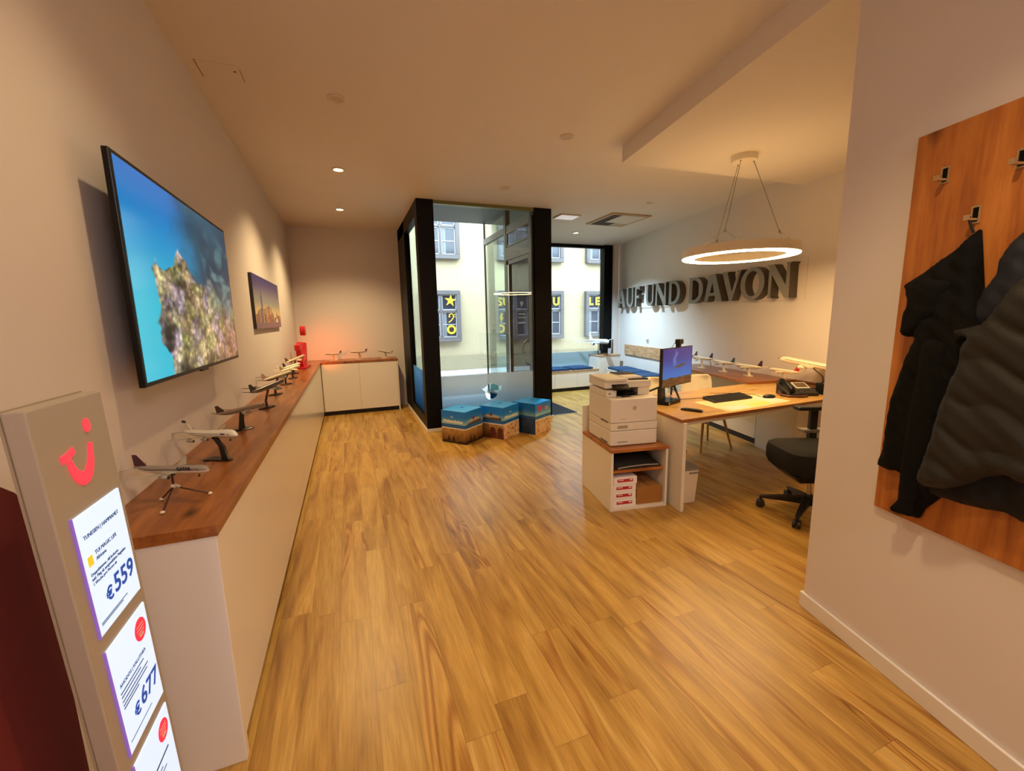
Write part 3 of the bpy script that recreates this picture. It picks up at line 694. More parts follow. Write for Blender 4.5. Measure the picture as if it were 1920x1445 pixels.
        b.tube([hub, under], .004, 8); b.ellipsoid(hub, .010, .010, .010, 10, 6, 1); b.cyl(hub+Vector((.006, 0, .004)), hub+Vector((.024, 0, .0)), .006, n=8, mi=1)
        Ri = Matrix.Rotation(-psi, 3, 'Z')
        for fx, fy in stand_mat_feet:
            e = Ri @ Vector((fx, fy, 0)); e.z = .006
            b.tube([hub, e], .003, 6); b.ellipsoid(e, .008, .008, .006, 8, 5, 1)
        sm = [STAND_WOOD, STAND_CLEAR]
    elif stand == 'foot':   # pale acrylic post on an oval plate
        b.lathe([(.001, 0), (.05, 0), (.05, .006), (.001, .006)], 20); b.v = [(x*1.6, y*.8, z) for x, y, z in b.v]
        b.rings([[(x+.016*k, .005, z), (x-.016*k, .005, z), (x-.016*k, -.005, z), (x+.016*k, -.005, z)] for x, k, z in ((-.03, 1.6, .006), (-.01, 1.0, h*.35), (ox, .8, under[2]))])
    elif stand == 'arc':
        b.lathe([(.001, 0), (.075, 0), (.075, .012), (.06, .02), (.001, .02)], 24); b.v = [(x*1.2, y, z) for x, y, z in b.v]
        b.tube([(-.02, 0, .015), (-.035, 0, .05), (-.02, 0, h*.55), (ox*.6+.01, oy*.6, h*.8), under], [.016, .010, .007, .006, .006], 10)
    b.build('stand', sm, t, smooth='auto')
    return t
stand_mat_feet = ()

# ------------------------------------------------------------------ left side: counter, wall screen, picture, price display
CH = .935
lc = thing('low_cabinet', 'long glossy white low cabinet under the left wall counter', 'cabinet', (-.65, 4.65, 0))
def loc(o, b): b.T = Matrix.Translation(-Vector(o.location)); return b
b = loc(lc, MB()); b.box(XL+.006, -.47, 1.64, 7.74, .072, .895); b.build('body', M['white'], lc, bevel=.003)
b = loc(lc, MB()); b.box(XL+.006, -.515, 1.66, 7.74, 0, .072); b.build('plinth', M['plinth'], lc)
b = loc(lc, MB()); b.box(XL+.006, -.466, 1.605, 1.64, 0, .895); b.build('end_panel', M['white'], lc, bevel=.002, label='white end panel facing the price display')
bc = thing('low_cabinet', 'white two-door low cabinet against the far wall beside the dark glazed recess', 'cabinet', (.15, 7.97, 0))
b = loc(bc, MB()); b.box(-.46, .775, 7.765, 8.19, .075, .895); b.build('body', M['offwhite'], bc)
for x0, x1 in ((-.462, .133), (.137, .772)):
    b = loc(bc, MB()); b.box(x0, x1, 7.745, 7.765, .078, .890); b.build('door', M['offwhite'], bc, bevel=.002)
b = loc(bc, MB()); b.box(.775, .795, 7.745, 8.19, 0, .895); b.build('side_panel', M['offwhite'], bc, bevel=.002)
b = loc(bc, MB()); b.box(-.51, .775, 7.80, 8.19, 0, .075); b.build('plinth', M['plinth'], bc)
b = MB(); b.prism([(XL, 1.60), (-.46, 1.60), (-.46, 7.74), (.80, 7.74), (.80, 8.195), (XL, 8.195)], .895, CH)
tag(b.build('countertop', M['top'], bevel=.002), 'reddish oak countertop running along the left wall and round the far corner', 'countertop')

# television
tv = thing('television', 'large wall television showing a coral reef in blue water', 'television', (-.77, 2.69, 1.79))
b = loc(tv, MB()); b.box(-.744, -.722, 1.955, 3.432, 1.368, 2.214); b.box(-.775, -.744, 2.15, 3.24, 1.42, 2.10); b.build('housing', M['blackgloss'], tv, bevel=.004)
picture('screen', tuple(Vector((-.7215, 1.972, 1.386))-tv.location), (0, 1.446, 0), (0, 0, .812), 300, 170, paint_reef, print_mat('reef_screen', .85, .12), tv)
b = loc(tv, MB()); b.box(XL, -.775, 2.45, 2.95, 1.6, 2.0); b.build('wall_mount', M['black'], tv)
b = loc(tv, MB()); b.box(-.740, -.724, 2.64, 2.74, 1.358, 1.368); b.build('sensor', M['darkgrey'], tv)

pc = thing('wall_picture', 'framed-edge photo panel of a city skyline at dusk, hanging past the television', 'picture', (-.815, 5.46, 1.81))
b = loc(pc, MB()); b.box(XL+.001, -.802, 4.66, 6.27, 1.548, 2.073); b.build('backing', M['darkgrey'], pc)
picture('print', tuple(Vector((-.8015, 4.66, 1.548))-pc.location), (0, 1.61, 0), (0, 0, .525), 320, 110, paint_skyline, print_mat('skyline_print', 0, .25), pc)

# standing price display
ks = thing('price_display', 'tall grey standing price display with lit red smile emblem and three lit offer screens', 'display stand', (-.565, 1.145, 0))
LEAN = .075
def kb():
    b = MB(); b.T = Matrix(((1, 0, 0, .565), (0, 1, -LEAN, -1.145+LEAN*1.25), (0, 0, 1, 0), (0, 0, 0, 1))); return b
b = kb(); b.box(-.585, -.5505, 1.02, 1.272, 0, 1.452); b.build('housing', M['taupe'], ks, bevel=.003)
b = kb(); b.box(-.589, -.585, 1.018, 1.274, 0, 1.454); b.build('back_panel', M['taupe2'], ks)
KX = -.5500
def ribbon(b, pts, ws, x, t=.004, mi=0):
    """a brush stroke of changing width in a vertical plane x = const; pts (y, z)"""
    n = len(pts); Lf = []; Rt = []
    for i, (p, w_) in enumerate(zip(pts, ws)):
        a = pts[max(i-1, 0)]; c = pts[min(i+1, n-1)]; dx, dz = c[0]-a[0], c[1]-a[1]; l = math.hypot(dx, dz) or 1
        nx, nz = -dz/l, dx/l; Lf.append((p[0]+nx*w_/2, p[1]+nz*w_/2)); Rt.append((p[0]-nx*w_/2, p[1]-nz*w_/2))
    R_ = [[(x, *Lf[i]), (x+t, *Lf[i]), (x+t, *Rt[i]), (x, *Rt[i])] for i in range(n)]
    b.rings(R_, mi)
def smooth_path(pts, ws, k=5):
    P = []; W = []; n = len(pts)
    for i in range(n-1):
        p0, p1, p2, p3 = pts[max(i-1, 0)], pts[i], pts[i+1], pts[min(i+2, n-1)]
        for q in range(k):
            t = q/k
            P.append(tuple(.5*((2*b_)+(c_-a_)*t+(2*a_-5*b_+4*c_-d_)*t*t+(3*b_-a_-3*c_+d_)*t**3) for a_, b_, c_, d_ in zip(p0, p1, p2, p3)))
            W.append(ws[i]*(1-t)+ws[i+1]*t)
    return P+[pts[-1]], W+[ws[-1]]
def smile(b, y, z, w, x, t):
    """bar of a T, a bowl-shaped stroke rising to the right, and a dot over its end"""
    P, W = smooth_path([(y+w*c, z+w*d) for c, d in ((0, .57), (.12, .585), (.24, .61), (.37, .66))], [w*.13, w*.13, w*.125, w*.11]); ribbon(b, P, W, x, t)
    P, W = smooth_path([(y+w*c, z+w*d) for c, d in ((.17, .57), (.21, .40), (.30, .22), (.44, .11), (.58, .12), (.71, .24), (.80, .42), (.86, .66))], [w*v for v in (.11, .15, .20, .235, .235, .20, .15, .10)]); ribbon(b, P, W, x, t*.98)
    b.rings([[(x+dx, y+w*(.88+.095*cos(k*2*pi/20)), z+w*(.98+.125*sin(k*2*pi/20))) for k in range(20)] for dx in (0, t)])
b = kb(); smile(b, 1.080, 1.268, .122, KX, .002); b.build('smile_emblem', mat('lit_emblem_red', '#ff3a48', .4, emit=1.0, ecol='#ff2f40'), ks)
SCR = mat('lit_screen', '#cfe2ff', .3, emit=.72, ecol='#bcdcff'); TX = mat('screen_text_blue', '#24407a', .5); TXB = mat('screen_price_blue', '#1f55c0', .5, emit=.25, ecol='#1f55c0'); BADGE = mat('badge_red', '#e8334f', .5, emit=.5, ecol='#e8334f'); YLW = mat('screen_yellow', '#e4d23a', .5, emit=.4); GL2 = mat('screen_rim', '#8f6fd8', .3, emit=.25, ecol='#9a6cf0')
def offer(z0, z1, lines, price, badge, ytext=None):
    y0, y1 = 1.064, 1.250
    b = kb(); b.box(KX-.002, KX+.003, y0, y1, z0, z1); s = b.build('screen', SCR, ks)
    b = kb(); b.box(KX-.002, KX+.0036, y0-.004, y0, z0-.003, z1+.003); b.build('rim', GL2, s)
    H = z1-z0
    o = KX+.0032
    for fy, fz, size, body in lines:
        b = kb()
        if isinstance(body, float): b.box(o, o+.0006, y0+fy*(y1-y0), y0+(fy+body)*(y1-y0), z0+fz*H, z0+fz*H+size*.30)
        else: put_text(b, body, size, (o, y0+fy*(y1-y0), z0+fz*H), (0, 1, 0), (0, 0, 1), 'LEFT', .0006)
        b.build('text_line', TX, s)
    if price:
        b = kb(); put_text(b, '\u20ac', .043, (o, y0+.26*(y1-y0), z0+.195*H), (0, 1, 0), (0, 0, 1), 'LEFT', .0006, bold=.0012)
        put_text(b, price, .062, (o, y0+.44*(y1-y0), z0+.20*H), (0, 1, 0), (0, 0, 1), 'LEFT', .0006, bold=.0012, shear=.08)
        b.build('price', TXB, s)
    if badge:
        b = kb(); b.rings([[(o+dx, y0+.78*(y1-y0)+.028*cos(k*2*pi/24), z0+badge*H+.030*sin(k*2*pi/24)) for k in range(24)] for dx in (0, .0006)]); bd = b.build('badge', BADGE, s)
        b = kb()
        for k, (w_, t_) in enumerate(((.034, .002), (.038, .002), (.030, .002), (.020, .006))): b.box(o+.0007, o+.0011, y0+.78*(y1-y0)-w_/2, y0+.78*(y1-y0)+w_/2, z0+badge*H+.012-.009*k-t_/2, z0+badge*H+.012-.009*k+t_/2)
        b.build('badge_lettering', M['paper'], s)
    if ytext:
        b = kb(); b.box(o, o+.0006, y0+.08*(y1-y0), y0+.18*(y1-y0), z0+.58*H, z0+.66*H); b.build('icon', YLW, s)
offer(.934, 1.214, ((.10, .80, .0132, 'TUNESIEN | HAMMAMET'), (.24, .635, .013, 'TUI MAGIC LIFE'), (.24, .585, .012, 'Africana'), (.08, .50, .010, 'Doppelzimmer, All Inclusive'), (.08, .46, .010, 'inkl. Flug ab ausgew\u00e4hlten Flugh\u00e4fen'), (.08, .42, .010, '1 Woche pro Person ab'), (.06, .09, .006, .62), (.06, .075, .006, .5)), '559', None, True)
offer(.606, .893, ((.10, .60, .0128, 'RHODOS | KALLITHEA'), (.08, .55, .009, .62), (.08, .515, .009, .52), (.08, .475, .009, .70), (.08, .44, .009, .66), (.08, .41, .009, .40), (.06, .09, .006, .6)), '677', .82)
offer(.285, .571, ((.10, .60, .0175, .72), (.08, .53, .010, .5), (.08, .48, .010, .6)), None, .82)
b = kb(); b.box(-.66, -.44, .99, 1.30, 0, .02); b.build('foot_plate', M['taupe2'], ks, bevel=.003)

# dark red seat squeezed between display and wall
rs = thing('armchair', 'dark red rounded padded chair back, mostly hidden behind the grey price display', 'armchair', (-.70, 1.22, 0))
rd = mat('dark_red_upholstery', '#6e1c14', .85, bump=.1, bscale=250)
b = MB()
def rr(x0, x1, y0, y1, z0, z1, r, k=6):
    P = []
    for cx, cz, a0 in ((y1-r, z1-r, 0), (y0+r, z1-r, pi/2)):
        P += [(cx+r*cos(a0+i*pi/2/k), cz+r*sin(a0+i*pi/2/k)) for i in range(k+1)]
    P += [(y0, z0), (y1, z0)]
    return [[(x, *p) for p in P] for x in (x0, x1)]
b.T = Matrix.Translation(-Vector(rs.location)); b.rings(rr(-.822, -.70, .80, 1.247, .40, 1.295, .16)); b.build('backrest', rd, rs, bevel=.03, seg=3, smooth='auto')
b = MB(); b.T = Matrix.Translation(-Vector(rs.location)); b.box(-.82, -.66, .80, 1.25, .16, .42); b.build('seat', rd, rs, bevel=.03, seg=3)
for x, y in ((-.80, .84), (-.80, 1.21), (-.68, .84), (-.68, 1.21)):
    b = MB(); b.T = Matrix.Translation(-Vector(rs.location)); b.cyl((x, y, 0), (x, y, .17), .012, .018); b.build('leg', M['leg'], rs)

# red smile sculpture in the corner
sm = thing('smile_sculpture', 'lit red standing smile emblem in the far left corner of the counter', 'sculpture', (-.68, 6.62, CH), rad(-5.7))
b = MB(); smile(b, 0, -.008, .56, -.035, .07)
b.build('emblem', M['redlit'], sm, bevel=.004)
b = MB(); b.box(-.07, .07, .08, .50, 0, .03); b.build('base', M['red'], sm, bevel=.004)
gl = lamp('emblem_glow', 'SPOT', (.06, .62, .22), 20, (1, .16, .04), (.20, 1.55, .16), spot_size=rad(80), spot_blend=1.0, shadow_soft_size=.06); gl.parent = sm

# seven models along the left counter, three on the far return
GR = 'model aeroplanes on the left counter'
import types
stand_mat_feet = [(-.05, .02), (0.0, -.125), (.11, 0.01)]
aeroplane('silver model airliner with burgundy tail and QATAR lettering, nearest on the left counter', GR, (-.665, 1.90, CH), -25, .305, .125, 1, 0, (0, 0), top='#8f8379', belly='#e8e0d0', tail='#4c2033', wing='#a8a294', stand='tripod', title=('QATAR', .054, .12), tcol='#2c1228', gear=True, winglet=False)
aeroplane('white four-engined jumbo model with black topped tail, second along the left counter', GR, (-.633, 2.40, CH), -34, .325, .140, 1, 0, (-.03, -.01), top='#efe6d2', belly='#d8ccb2', tail='#e6dcc8', wing='#a89f8c', engines=4, stand='slant', tip='#1c1a1c', title=('IRAN', .03, .25), tcol='#26314a', gear=True, winglet=False, jumbo=True)
aeroplane('brown-grey model airliner on a black blade stand, third along the left counter', GR, (-.665, 3.06, CH), 40, .30, .128, 3, 0, (.0, .0), top='#84705c', belly='#7a6a58', tail='#3a2420', wing='#8c7c66', stand='blade', nose='#2a2320', winglet=False)
aeroplane('dark brown four-engined model airliner climbing from an oval stand, fourth along the left counter', GR, (-.645, 3.78, CH), 58, .37, .165, 8, 0, (.02, .01), top='#4a382c', belly='#8a7052', tail='#3a241e', wing='#4c3a2e', engines=4, stand='disc', stand_mat=STAND_WOOD, winglet=False)
aeroplane('cream model airliner with black belly and upturned wingtips, fifth along the left counter', GR, (-.675, 4.45, CH), 54, .36, .170, 8, 0, (.027, .016), top='#d2c4a2', belly='#1c1714', tail='#caa890', wing='#5a4434', stand='disc', stand_mat=STAND_WOOD)
aeroplane('small cream model airliner on an oval stand, sixth along the left counter', GR, (-.672, 5.15, CH), 60, .33, .165, 6, 0, (.05, .03), top='#e6dab8', tail='#b8a070', wing='#e0d2b0', stand='disc', stand_mat=STAND_WOOD, winglet=False)
aeroplane('white model airliner with dark tail just in front of the red emblem', GR, (-.66, 5.68, CH), 62, .33, .150, 5, 0, (.0, .0), top='#ece4cc', belly='#cbbf9c', tail='#2c2620', wing='#efe8d6', stand='disc', stand_mat=STAND_WOOD, winglet=False)
aeroplane('pale model airliner with tall brown tail, farthest along the left counter', GR, (-.70, 6.20, CH), 55, .36, .19, 12, 0, (.03, 0), top='#cdb296', belly='#b0967c', tail='#7a4a38', wing='#c0a88c', stand='disc', stand_mat=STAND_WOOD)
GB = 'model aeroplanes on the far return'
aeroplane('small model airliner with purple tail beside the red glow, left on the far return', GB, (-.262, 8.0, CH), 182, .27, .115, 1, 0, (0, 0), top='#d9c0a6', belly='#4a3430', tail='#40243c', wing='#b89c84', stand='foot', stand_mat=STAND_CLEAR, winglet=False)
aeroplane('four-engined model airliner with tall brown tail, middle of the far return', GB, (.16, 7.98, CH), 182, .285, .130, 1, 0, (0, 0), top='#cdb498', belly='#54403a', tail='#6b3a2c', wing='#9c8470', engines=4, stand='foot', stand_mat=STAND_CLEAR, winglet=False)
aeroplane('white model airliner tilted nose up at the right end of the far return', GB, (.61, 7.98, CH), 182, .27, .110, 14, 0, (0, 0), top='#d6c8b0', belly='#6b5c50', tail='#a08c74', wing='#8c7a68', stand='foot', stand_mat=STAND_CLEAR, winglet=False)

# ------------------------------------------------------------------ three printed cubes before the glass
CUBE_P = print_mat('cube_print', 0, .3); CUBE_W = mat('cube_white', '#f0ebe0', .5)
def cube(label, near, ang, side, h, faces, text_side):
    t = thing('display_cube', label, 'cardboard cube', (near[0], near[1], 0), rad(ang), 'printed display cubes before the glass')
    # local: near corner at the origin, one side along +x (right), one along +y (left-back)
    b = MB(); b.box(0, side, 0, side, 0, h); b.build('box', mat('cube_blue', '#2a76b4', .5), t, bevel=.002)
    e = .0012
    L_ = picture('side_print', (-e, side, 0), (0, -side, 0), (0, 0, h), 90, 90, faces[0], CUBE_P, t)   # left visible face
    R_ = picture('side_print', (0, -e, 0), (side, 0, 0), (0, 0, h), 90, 90, faces[1], CUBE_P, t)       # right visible face
    picture('side_print', (side+e, 0, 0), (0, side, 0), (0, 0, h), 40, 40, faces[0], CUBE_P, t)
    picture('side_print', (side, side+e, 0), (-side, 0, 0), (0, 0, h), 40, 40, faces[1], CUBE_P, t)
    T_ = picture('top_print', (0, 0, h+e), (side, 0, 0), (0, side, 0), 30, 30, paint_cube_top, CUBE_P, t)
    b = MB(); c = Vector((side*.62, side*.55, h+e+.0005)); s = side*.10
    b.sheet([(-s, s*.6), (-s*.2, s*.75), (0, s*.2), (s*.3, s*.8), (s, s*.5), (s*.35, -s*.2), (0, -s*.8), (-s*.5, -s*.1)], c, (.8, .6, 0), (-.6, .8, 0), .0005)
    b.build('emblem', mat('emblem_violet', '#4a2f9c', .5), T_)
    b = MB(); put_text(b, 'Weltentdecker', side*.085, (side*.12, side*.30, h+e+.0005), (.0, 1, 0), (-1, 0, 0), 'LEFT', .0005); b.build('lettering', mat('cube_top_text', '#a9d8f4', .5), T_)
    CREAM = mat('cube_text_cream', '#fff4d4', .5)
    def txt(par, o, u):
        b = MB(); put_text(b, 'Die', side*.075, tuple(Vector(o)+Vector(u)*side*.40+Vector((0, 0, h*.80))), u, (0, 0, 1), 'LEFT', .0006)
        put_text(b, 'Weltentdecker', side*.135, tuple(Vector(o)+Vector(u)*side*.08+Vector((0, 0, h*.645))), u, (0, 0, 1), 'LEFT', .0006, bold=.0015)
        b.build('lettering', CREAM, par)
    if 'L' in text_side: txt(L_, (-e-.0004, side, 0), (0, -1, 0))
    if 'R' in text_side: txt(R_, (0, -e-.0004, 0), (1, 0, 0))
    if 'V' in text_side:
        b = MB(); s = side*.15; o = (side*.30, -e-.0004, h*.80)
        b.sheet([(-s, s*.5), (-s*.6, s*.95), (0, s*.5), (s*.7, s*1.0), (s*1.05, s*.5), (s*.3, -s*.5), (0, -s*.95), (-s*.4, -s*.4)], o, (1, 0, 0), (0, 0, 1), .0006); b.build('heart_emblem', mat('heart_red', '#c8302f', .5), R_)
        for k, (ch, col) in enumerate((('i', '#d8342e'), ('t', '#e07a2a'), ('a', '#e0b52a'), ('l', '#7fb13a'))):
            b = MB(); put_text(b, ch, side*.22, (side*(.52+.085*k), -e-.0004, h*.745), (1, 0, 0), (0, 0, 1), 'LEFT', .0006, bold=.002); b.build('lettering', mat('heart_letter_'+str(k), col, .5), R_)
    return t
cube('blue printed cube with dark camels on sand, left of three before the glass', (1.307, 5.111), 38, .385, .428, (paint_cube(3, False), paint_cube(9, True)), 'L')
cube('blue printed cube with stone arches, middle of three before the glass', (1.835, 5.13), 36, .385, .432, (paint_cube(4, True), paint_cube(5, False)), 'R')
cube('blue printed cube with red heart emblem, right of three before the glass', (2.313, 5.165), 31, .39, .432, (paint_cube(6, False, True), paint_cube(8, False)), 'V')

# entrance mat
b = MB(); b.box(2.99, 3.53, 6.12, 7.45, 0, .006, 0)
for k in range(20): b.box(2.995, 3.525, 6.13+k*.066, 6.166+k*.066, .006, .013, 1)
tag(b.build('entrance_mat', [mat('mat_reflection', '#b4bcc8', .7), mat('mat_dark', '#15181d', .8)]), 'dark ribbed entrance mat on the floor inside the glass door', 'mat')  # pale base paints the light-blue reflections seen between the dark ribs

# ------------------------------------------------------------------ printer shelf and printer
sh = thing('shelf_unit', 'low white open shelf unit with oak top carrying the printer', 'shelf', (1.915, 2.778, 0), rad(-9.3))
def sb(name, a, m, bev=.0015, par=None, **k): b = MB(); b.box(*a); return b.build(name, m, par or sh, bevel=bev, **k)
sb('side_panel', (0, .02, 0, .62, 0, .505), M['offwhite']); sb('side_panel', (.49, .51, 0, .62, 0, .505), M['offwhite'])
sb('bottom_panel', (.02, .49, .002, .62, .0, .025), M['offwhite']); sb('back_panel', (.02, .49, .60, .62, .025, .505), M['offwhite'])
sb('shelf', (.02, .49, .03, .60, .318, .340), M['topx']); sb('top', (-.006, .516, -.008, .62, .505, .53), M['topx'])
sb('rear_screen', (0, .50, .622, .642, 0, .776), M['offwhite'])
SHL = sh.matrix_basis.copy()
def onshelf(name, label, cat, x, y, z, group=None):
    p = Matrix.Translation(sh.location) @ Matrix.Rotation(rad(-9.3), 4, 'Z') @ Vector((x, y, z)); return thing(name, label, cat, p, rad(-9.3), group)
for k in range(4):
    r = onshelf('paper_ream', ('lowest', 'second from the bottom', 'third from the bottom', 'topmost')[k] + ' of four white paper reams stacked in the printer shelf', 'paper ream', .025+(.004, 0, .0, .008)[k], .022, .025+.0645*k, 'paper reams in the printer shelf')
    b = MB(); b.box(0, .212, 0, .297, 0, .063); b.build('wrapped_stack', mat('ream_white', '#efe6e2', .5), r, bevel=.004)
    b = MB(); b.box(.035, .175, -.0015, 0, .022, .047); lb = b.build('label', M['label_red'], r)
    b = MB(); b.box(.045, .090, -.0022, -.0015, .036, .041); b.box(.145, .168, -.0022, -.0015, .033, .043); b.build('label_print', M['paper'], lb)
r = onshelf('cardboard_box', 'plain brown cardboard box beside the paper reams in the printer shelf', 'box', .250, .03, .025)
b = MB(); b.box(0, .228, 0, .40, 0, .150); b.build('carton', M['cardboard'], r, bevel=.004); b = MB(); b.box(.0, .228, -.001, 0, .0, .15); b.box(.10, .13, 0, .40, .15, .1508); b.build('tape', mat('carton_tape', '#a06c33', .4), r)
r = onshelf('document_case', 'black document case lying on the oak shelf under the printer', 'case', .03, .05, .34)
R_ = []
for y, zt in ((0, .045), (.04, .075), (.2, .105), (.40, .10), (.48, .04)): R_.append([(x, y, 0 if 0 else z) for x, z in ((.0, .0), (.43, .0), (.44, .02), (.40, zt*.7), (.30, zt), (.10, zt*1.02), (.0, zt*.9))])
b = MB(); b.rings([r_[::-1] for r_ in R_]); b.build('body', mat('black_nylon', '#0f0e0e', .7), r, smooth='auto', bevel=.006)
b = MB(); b.tube([(.05, -.004, .012), (.15, -.008, .022), (.30, -.008, .026), (.42, -.002, .018)], .007, 8); b.build('pale_trim', M['grey'], r)

pr = onshelf('printer', 'boxy white laser printer with dark control panel on the oak shelf top', 'printer', .03, .085, .53)
pw = mat('printer_white', '#e4dccb', .45); pw2 = mat('printer_line', '#a79c88', .6)
def pb(name, a, m, bev=.004, par=None): b = MB(); b.box(*a); return b.build(name, m, par or pr, bevel=bev)
lo = pb('lower_tray', (0, .42, 0, .47, .004, .128), pw, .008); mi_ = pb('paper_tray', (0, .42, 0, .47, .131, .196), pw, .006)
pb('tray_handle', (.06, .15, -.0015, .004, .030, .040), pw2, .001, lo); pb('tray_handle', (.06, .15, -.0015, .004, .150, .176), pw2, .001, mi_)
b = MB()
b.prism([(.008, .0), (.412, .0), (.42, .012), (.42, .47), (0, .47), (0, .012)], .199, .398)
b.box(0, .095, .10, .47, .398, .455); b.box(.31, .42, .14, .47, .398, .47); b.box(.095, .31, .36, .47, .398, .47)
bd = b.build('body', pw, pr, bevel=.006)
b = MB()
b.rings([[( .21+.017*cos(2*pi*j/20), -.0012*k, .318+.017*sin(2*pi*j/20)) for j in range(20)] for k in (0, 1)][::-1]); b.box(.075, .135, -.001, .001, .228, .231); eb = b.build('round_emblem', pw2, bd)
b = MB(); put_text(b, 'hp', .022, (.21, -.0016, .3115), (1, 0, 0), (0, 0, 1), 'CENTER', .0006, shear=.2); b.build('lettering', pw, eb)
pb('power_button', (.385, .395, -.002, .002, .350, .356), M['paper'], .001, bd)
pb('output_slot', (.095, .31, .15, .36, .3985, .400), M['blackgloss'], .0, bd); pb('slot_back', (.095, .31, .352, .36, .400, .47), M['blackplastic'], .0, bd)
pb('slot_shade', (.095, .098, .10, .36, .400, .455), M['blackplastic'], 0, bd)
b = MB(); b.box(.135, .215, .07, .22, .404, .412); b.box(.18, .30, .12, .24, .418, .424); b.build('output_stop', M['blackplastic'], pr, bevel=.003)
b = MB(); b.box(.022, .040, .0985, .1005, .425, .433); b.build('usb_port', M['blackgloss'], bd)
sc = pb('scanner', (-.004, .42, .115, .47, .470, .528), pw, .008)
b = MB(); b.prism([(-.004, .10), (.19, .10), (.19, .30), (.19, .47), (-.004, .47)], .528, .552); b.box(.19, .36, .16, .47, .528, .556); b.build('document_feeder', pw, pr, bevel=.006)
b = MB(); b.prism([(.20, .30), (.37, .30), (.37, .47), (.20, .47)], .556, .562); b.build('feeder_tray', M['darkgrey'], pr, bevel=.002)
b = MB(); b.prism([(.225, .16), (.40, .13), (.41, .22), (.24, .22)], .529, .540); b.build('feed_slot', M['blackplastic'], pr, bevel=.002)
b = MB(); b.T = Matrix.Translation((.055, .072, .458)) @ Matrix.Rotation(rad(32), 4, 'X')
b.box(.0, .145, 0, .105, 0, .016); cpn = b.build('control_panel', M['blackgloss'], pr, bevel=.003)
b = MB(); b.T = Matrix.Translation((.055, .072, .458)) @ Matrix.Rotation(rad(32), 4, 'X'); b.box(.03, .12, .018, .09, .016, .0166); b.build('touch_screen', mat('touch_screen', '#2a211e', .2), cpn)
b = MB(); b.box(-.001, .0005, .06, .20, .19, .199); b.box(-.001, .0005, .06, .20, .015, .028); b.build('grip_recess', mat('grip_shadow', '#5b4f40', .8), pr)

# ------------------------------------------------------------------ desk
DZ = .775
dk = thing('desk', 'oak-topped desk with white panel legs behind the printer', 'desk', (3.6, 3.05, 0))
def db(name, m, bev=.002): pass
b = loc(dk, MB()); b.prism([(2.428, 2.568), (4.80, 2.64), (4.995, 3.64), (4.40, 3.635), (2.58, 3.515)], DZ-.028, DZ, 0, None, 1); b.build('top', [M['desk'], M['edge']], dk, bevel=.0015)
b = loc(dk, MB()); b.prism([(2.436, 2.552), (2.466, 2.549), (2.60, 3.42), (2.570, 3.425)], 0, DZ-.028); b.build('leg_panel', M['offwhite'], dk, bevel=.002)
b = loc(dk, MB()); b.prism([(2.47, 2.600), (4.78, 2.671), (4.78, 2.696), (2.47, 2.625)], DZ-.062, DZ-.028); b.build('front_rail', M['offwhite'], dk)
b = loc(dk, MB()); b.prism([(2.56, 3.13), (4.42, 3.20), (4.42, 3.22), (2.56, 3.15)], DZ-.175, DZ-.028); b.build('modesty_rail', M['offwhite'], dk)
b = MB(); b.prism([tuple(wp(s, t)[:2]) for s, t in ((-.135, .002), (-.95, .002), (-.95, .02), (-.135, .02))], DZ, DZ+.028); struct(b.build('trim_3', M['edge']))
b = loc(dk, MB()); b.prism([(4.533, 3.585), (4.452, 3.303), (4.36, 2.98), (4.84, 2.98), (4.94, 3.585)], 0, DZ-.03); b.build('pedestal', M['offwhite'], dk, bevel=.003)

bn = thing('waste_bin', 'white waste bin with grey lid under the desk beside the leg panel', 'bin', (2.62, 2.75, 0), rad(-9))
b = MB(); b.rings([[(x*k, y*k, z) for x, y in ((-.07, -.11), (.09, -.11), (.09, .11), (-.07, .11))] for k, z in ((.84, 0), (1, .30))]); b.build('bucket', M['offwhite'], bn, bevel=.006)
b = MB(); b.box(-.075, .094, -.115, .115, .30, .325); b.build('lid', M['grey'], bn, bevel=.004); b = MB(); b.box(.0, .085, -.1135, -.105, .270, .284); b.build('grip', M['grey'], bn)

# monitor
mo = thing('monitor', 'flat computer monitor showing an aircraft in a violet sky, standing on the desk', 'monitor', (2.70, 3.112, DZ), rad(20))
b = MB(); b.box(-.03, .545, .0, .028, .150, .520); b.build('housing', M['blackplastic'], mo, bevel=.003)
picture('screen', (-.018, -.0012, .158), (.551, 0, 0), (0, 0, .354), 150, 96, paint_monitor, print_mat('monitor_screen', .62, .25), mo)
b = MB(); b.rings([[(-.02, .005, z), (.045+w_, .005, z), (.045+w_, .045, z), (-.02, .045, z)] for z, w_ in ((.035, .02), (.16, 0))]); b.build('stand_column', M['blackplastic'], mo, bevel=.003)
b = MB(); b.box(-.035, .20, -.075, .13, 0, .036); b.build('base', M['blackgloss'], mo, bevel=.006)
b = MB(); b.box(-.022, -.004, -.0765, -.075, .010, .026); b.build('badge', M['steel'], mo)
wc = thing('webcam', 'small black webcam clipped on top of the monitor', 'webcam', tuple(mo.location + Matrix.Rotation(rad(21), 3, 'Z') @ Vector((.29, .012, .520))), rad(21))
b = MB(); b.box(-.035, .045, -.03, .02, .028, .075); b.build('camera_body', M['blackplastic'], wc, bevel=.006)
b = MB(); b.box(-.02, .02, -.02, .02, 0, .03); b.build('clip', M['blackplastic'], wc, bevel=.003)
b = MB(); b.cyl((0.005, -.03, .052), (.005, -.034, .052), .013, n=14); b.build('lens', M['blackgloss'], wc)
b = MB(); b.tube([(-.03, .015, .045), (-.07, .012, .03), (-.10, .014, .003), (-.11, .03, -.06), (-.11, .034, -.2)], .0025, 6); b.build('cable', M['blackplastic'], wc)
tr = thing('mini_tripod', 'black folding mini tripod standing behind the monitor', 'tripod', (3.00, 3.36, DZ))
ap = Vector((.02, -.01, .16))
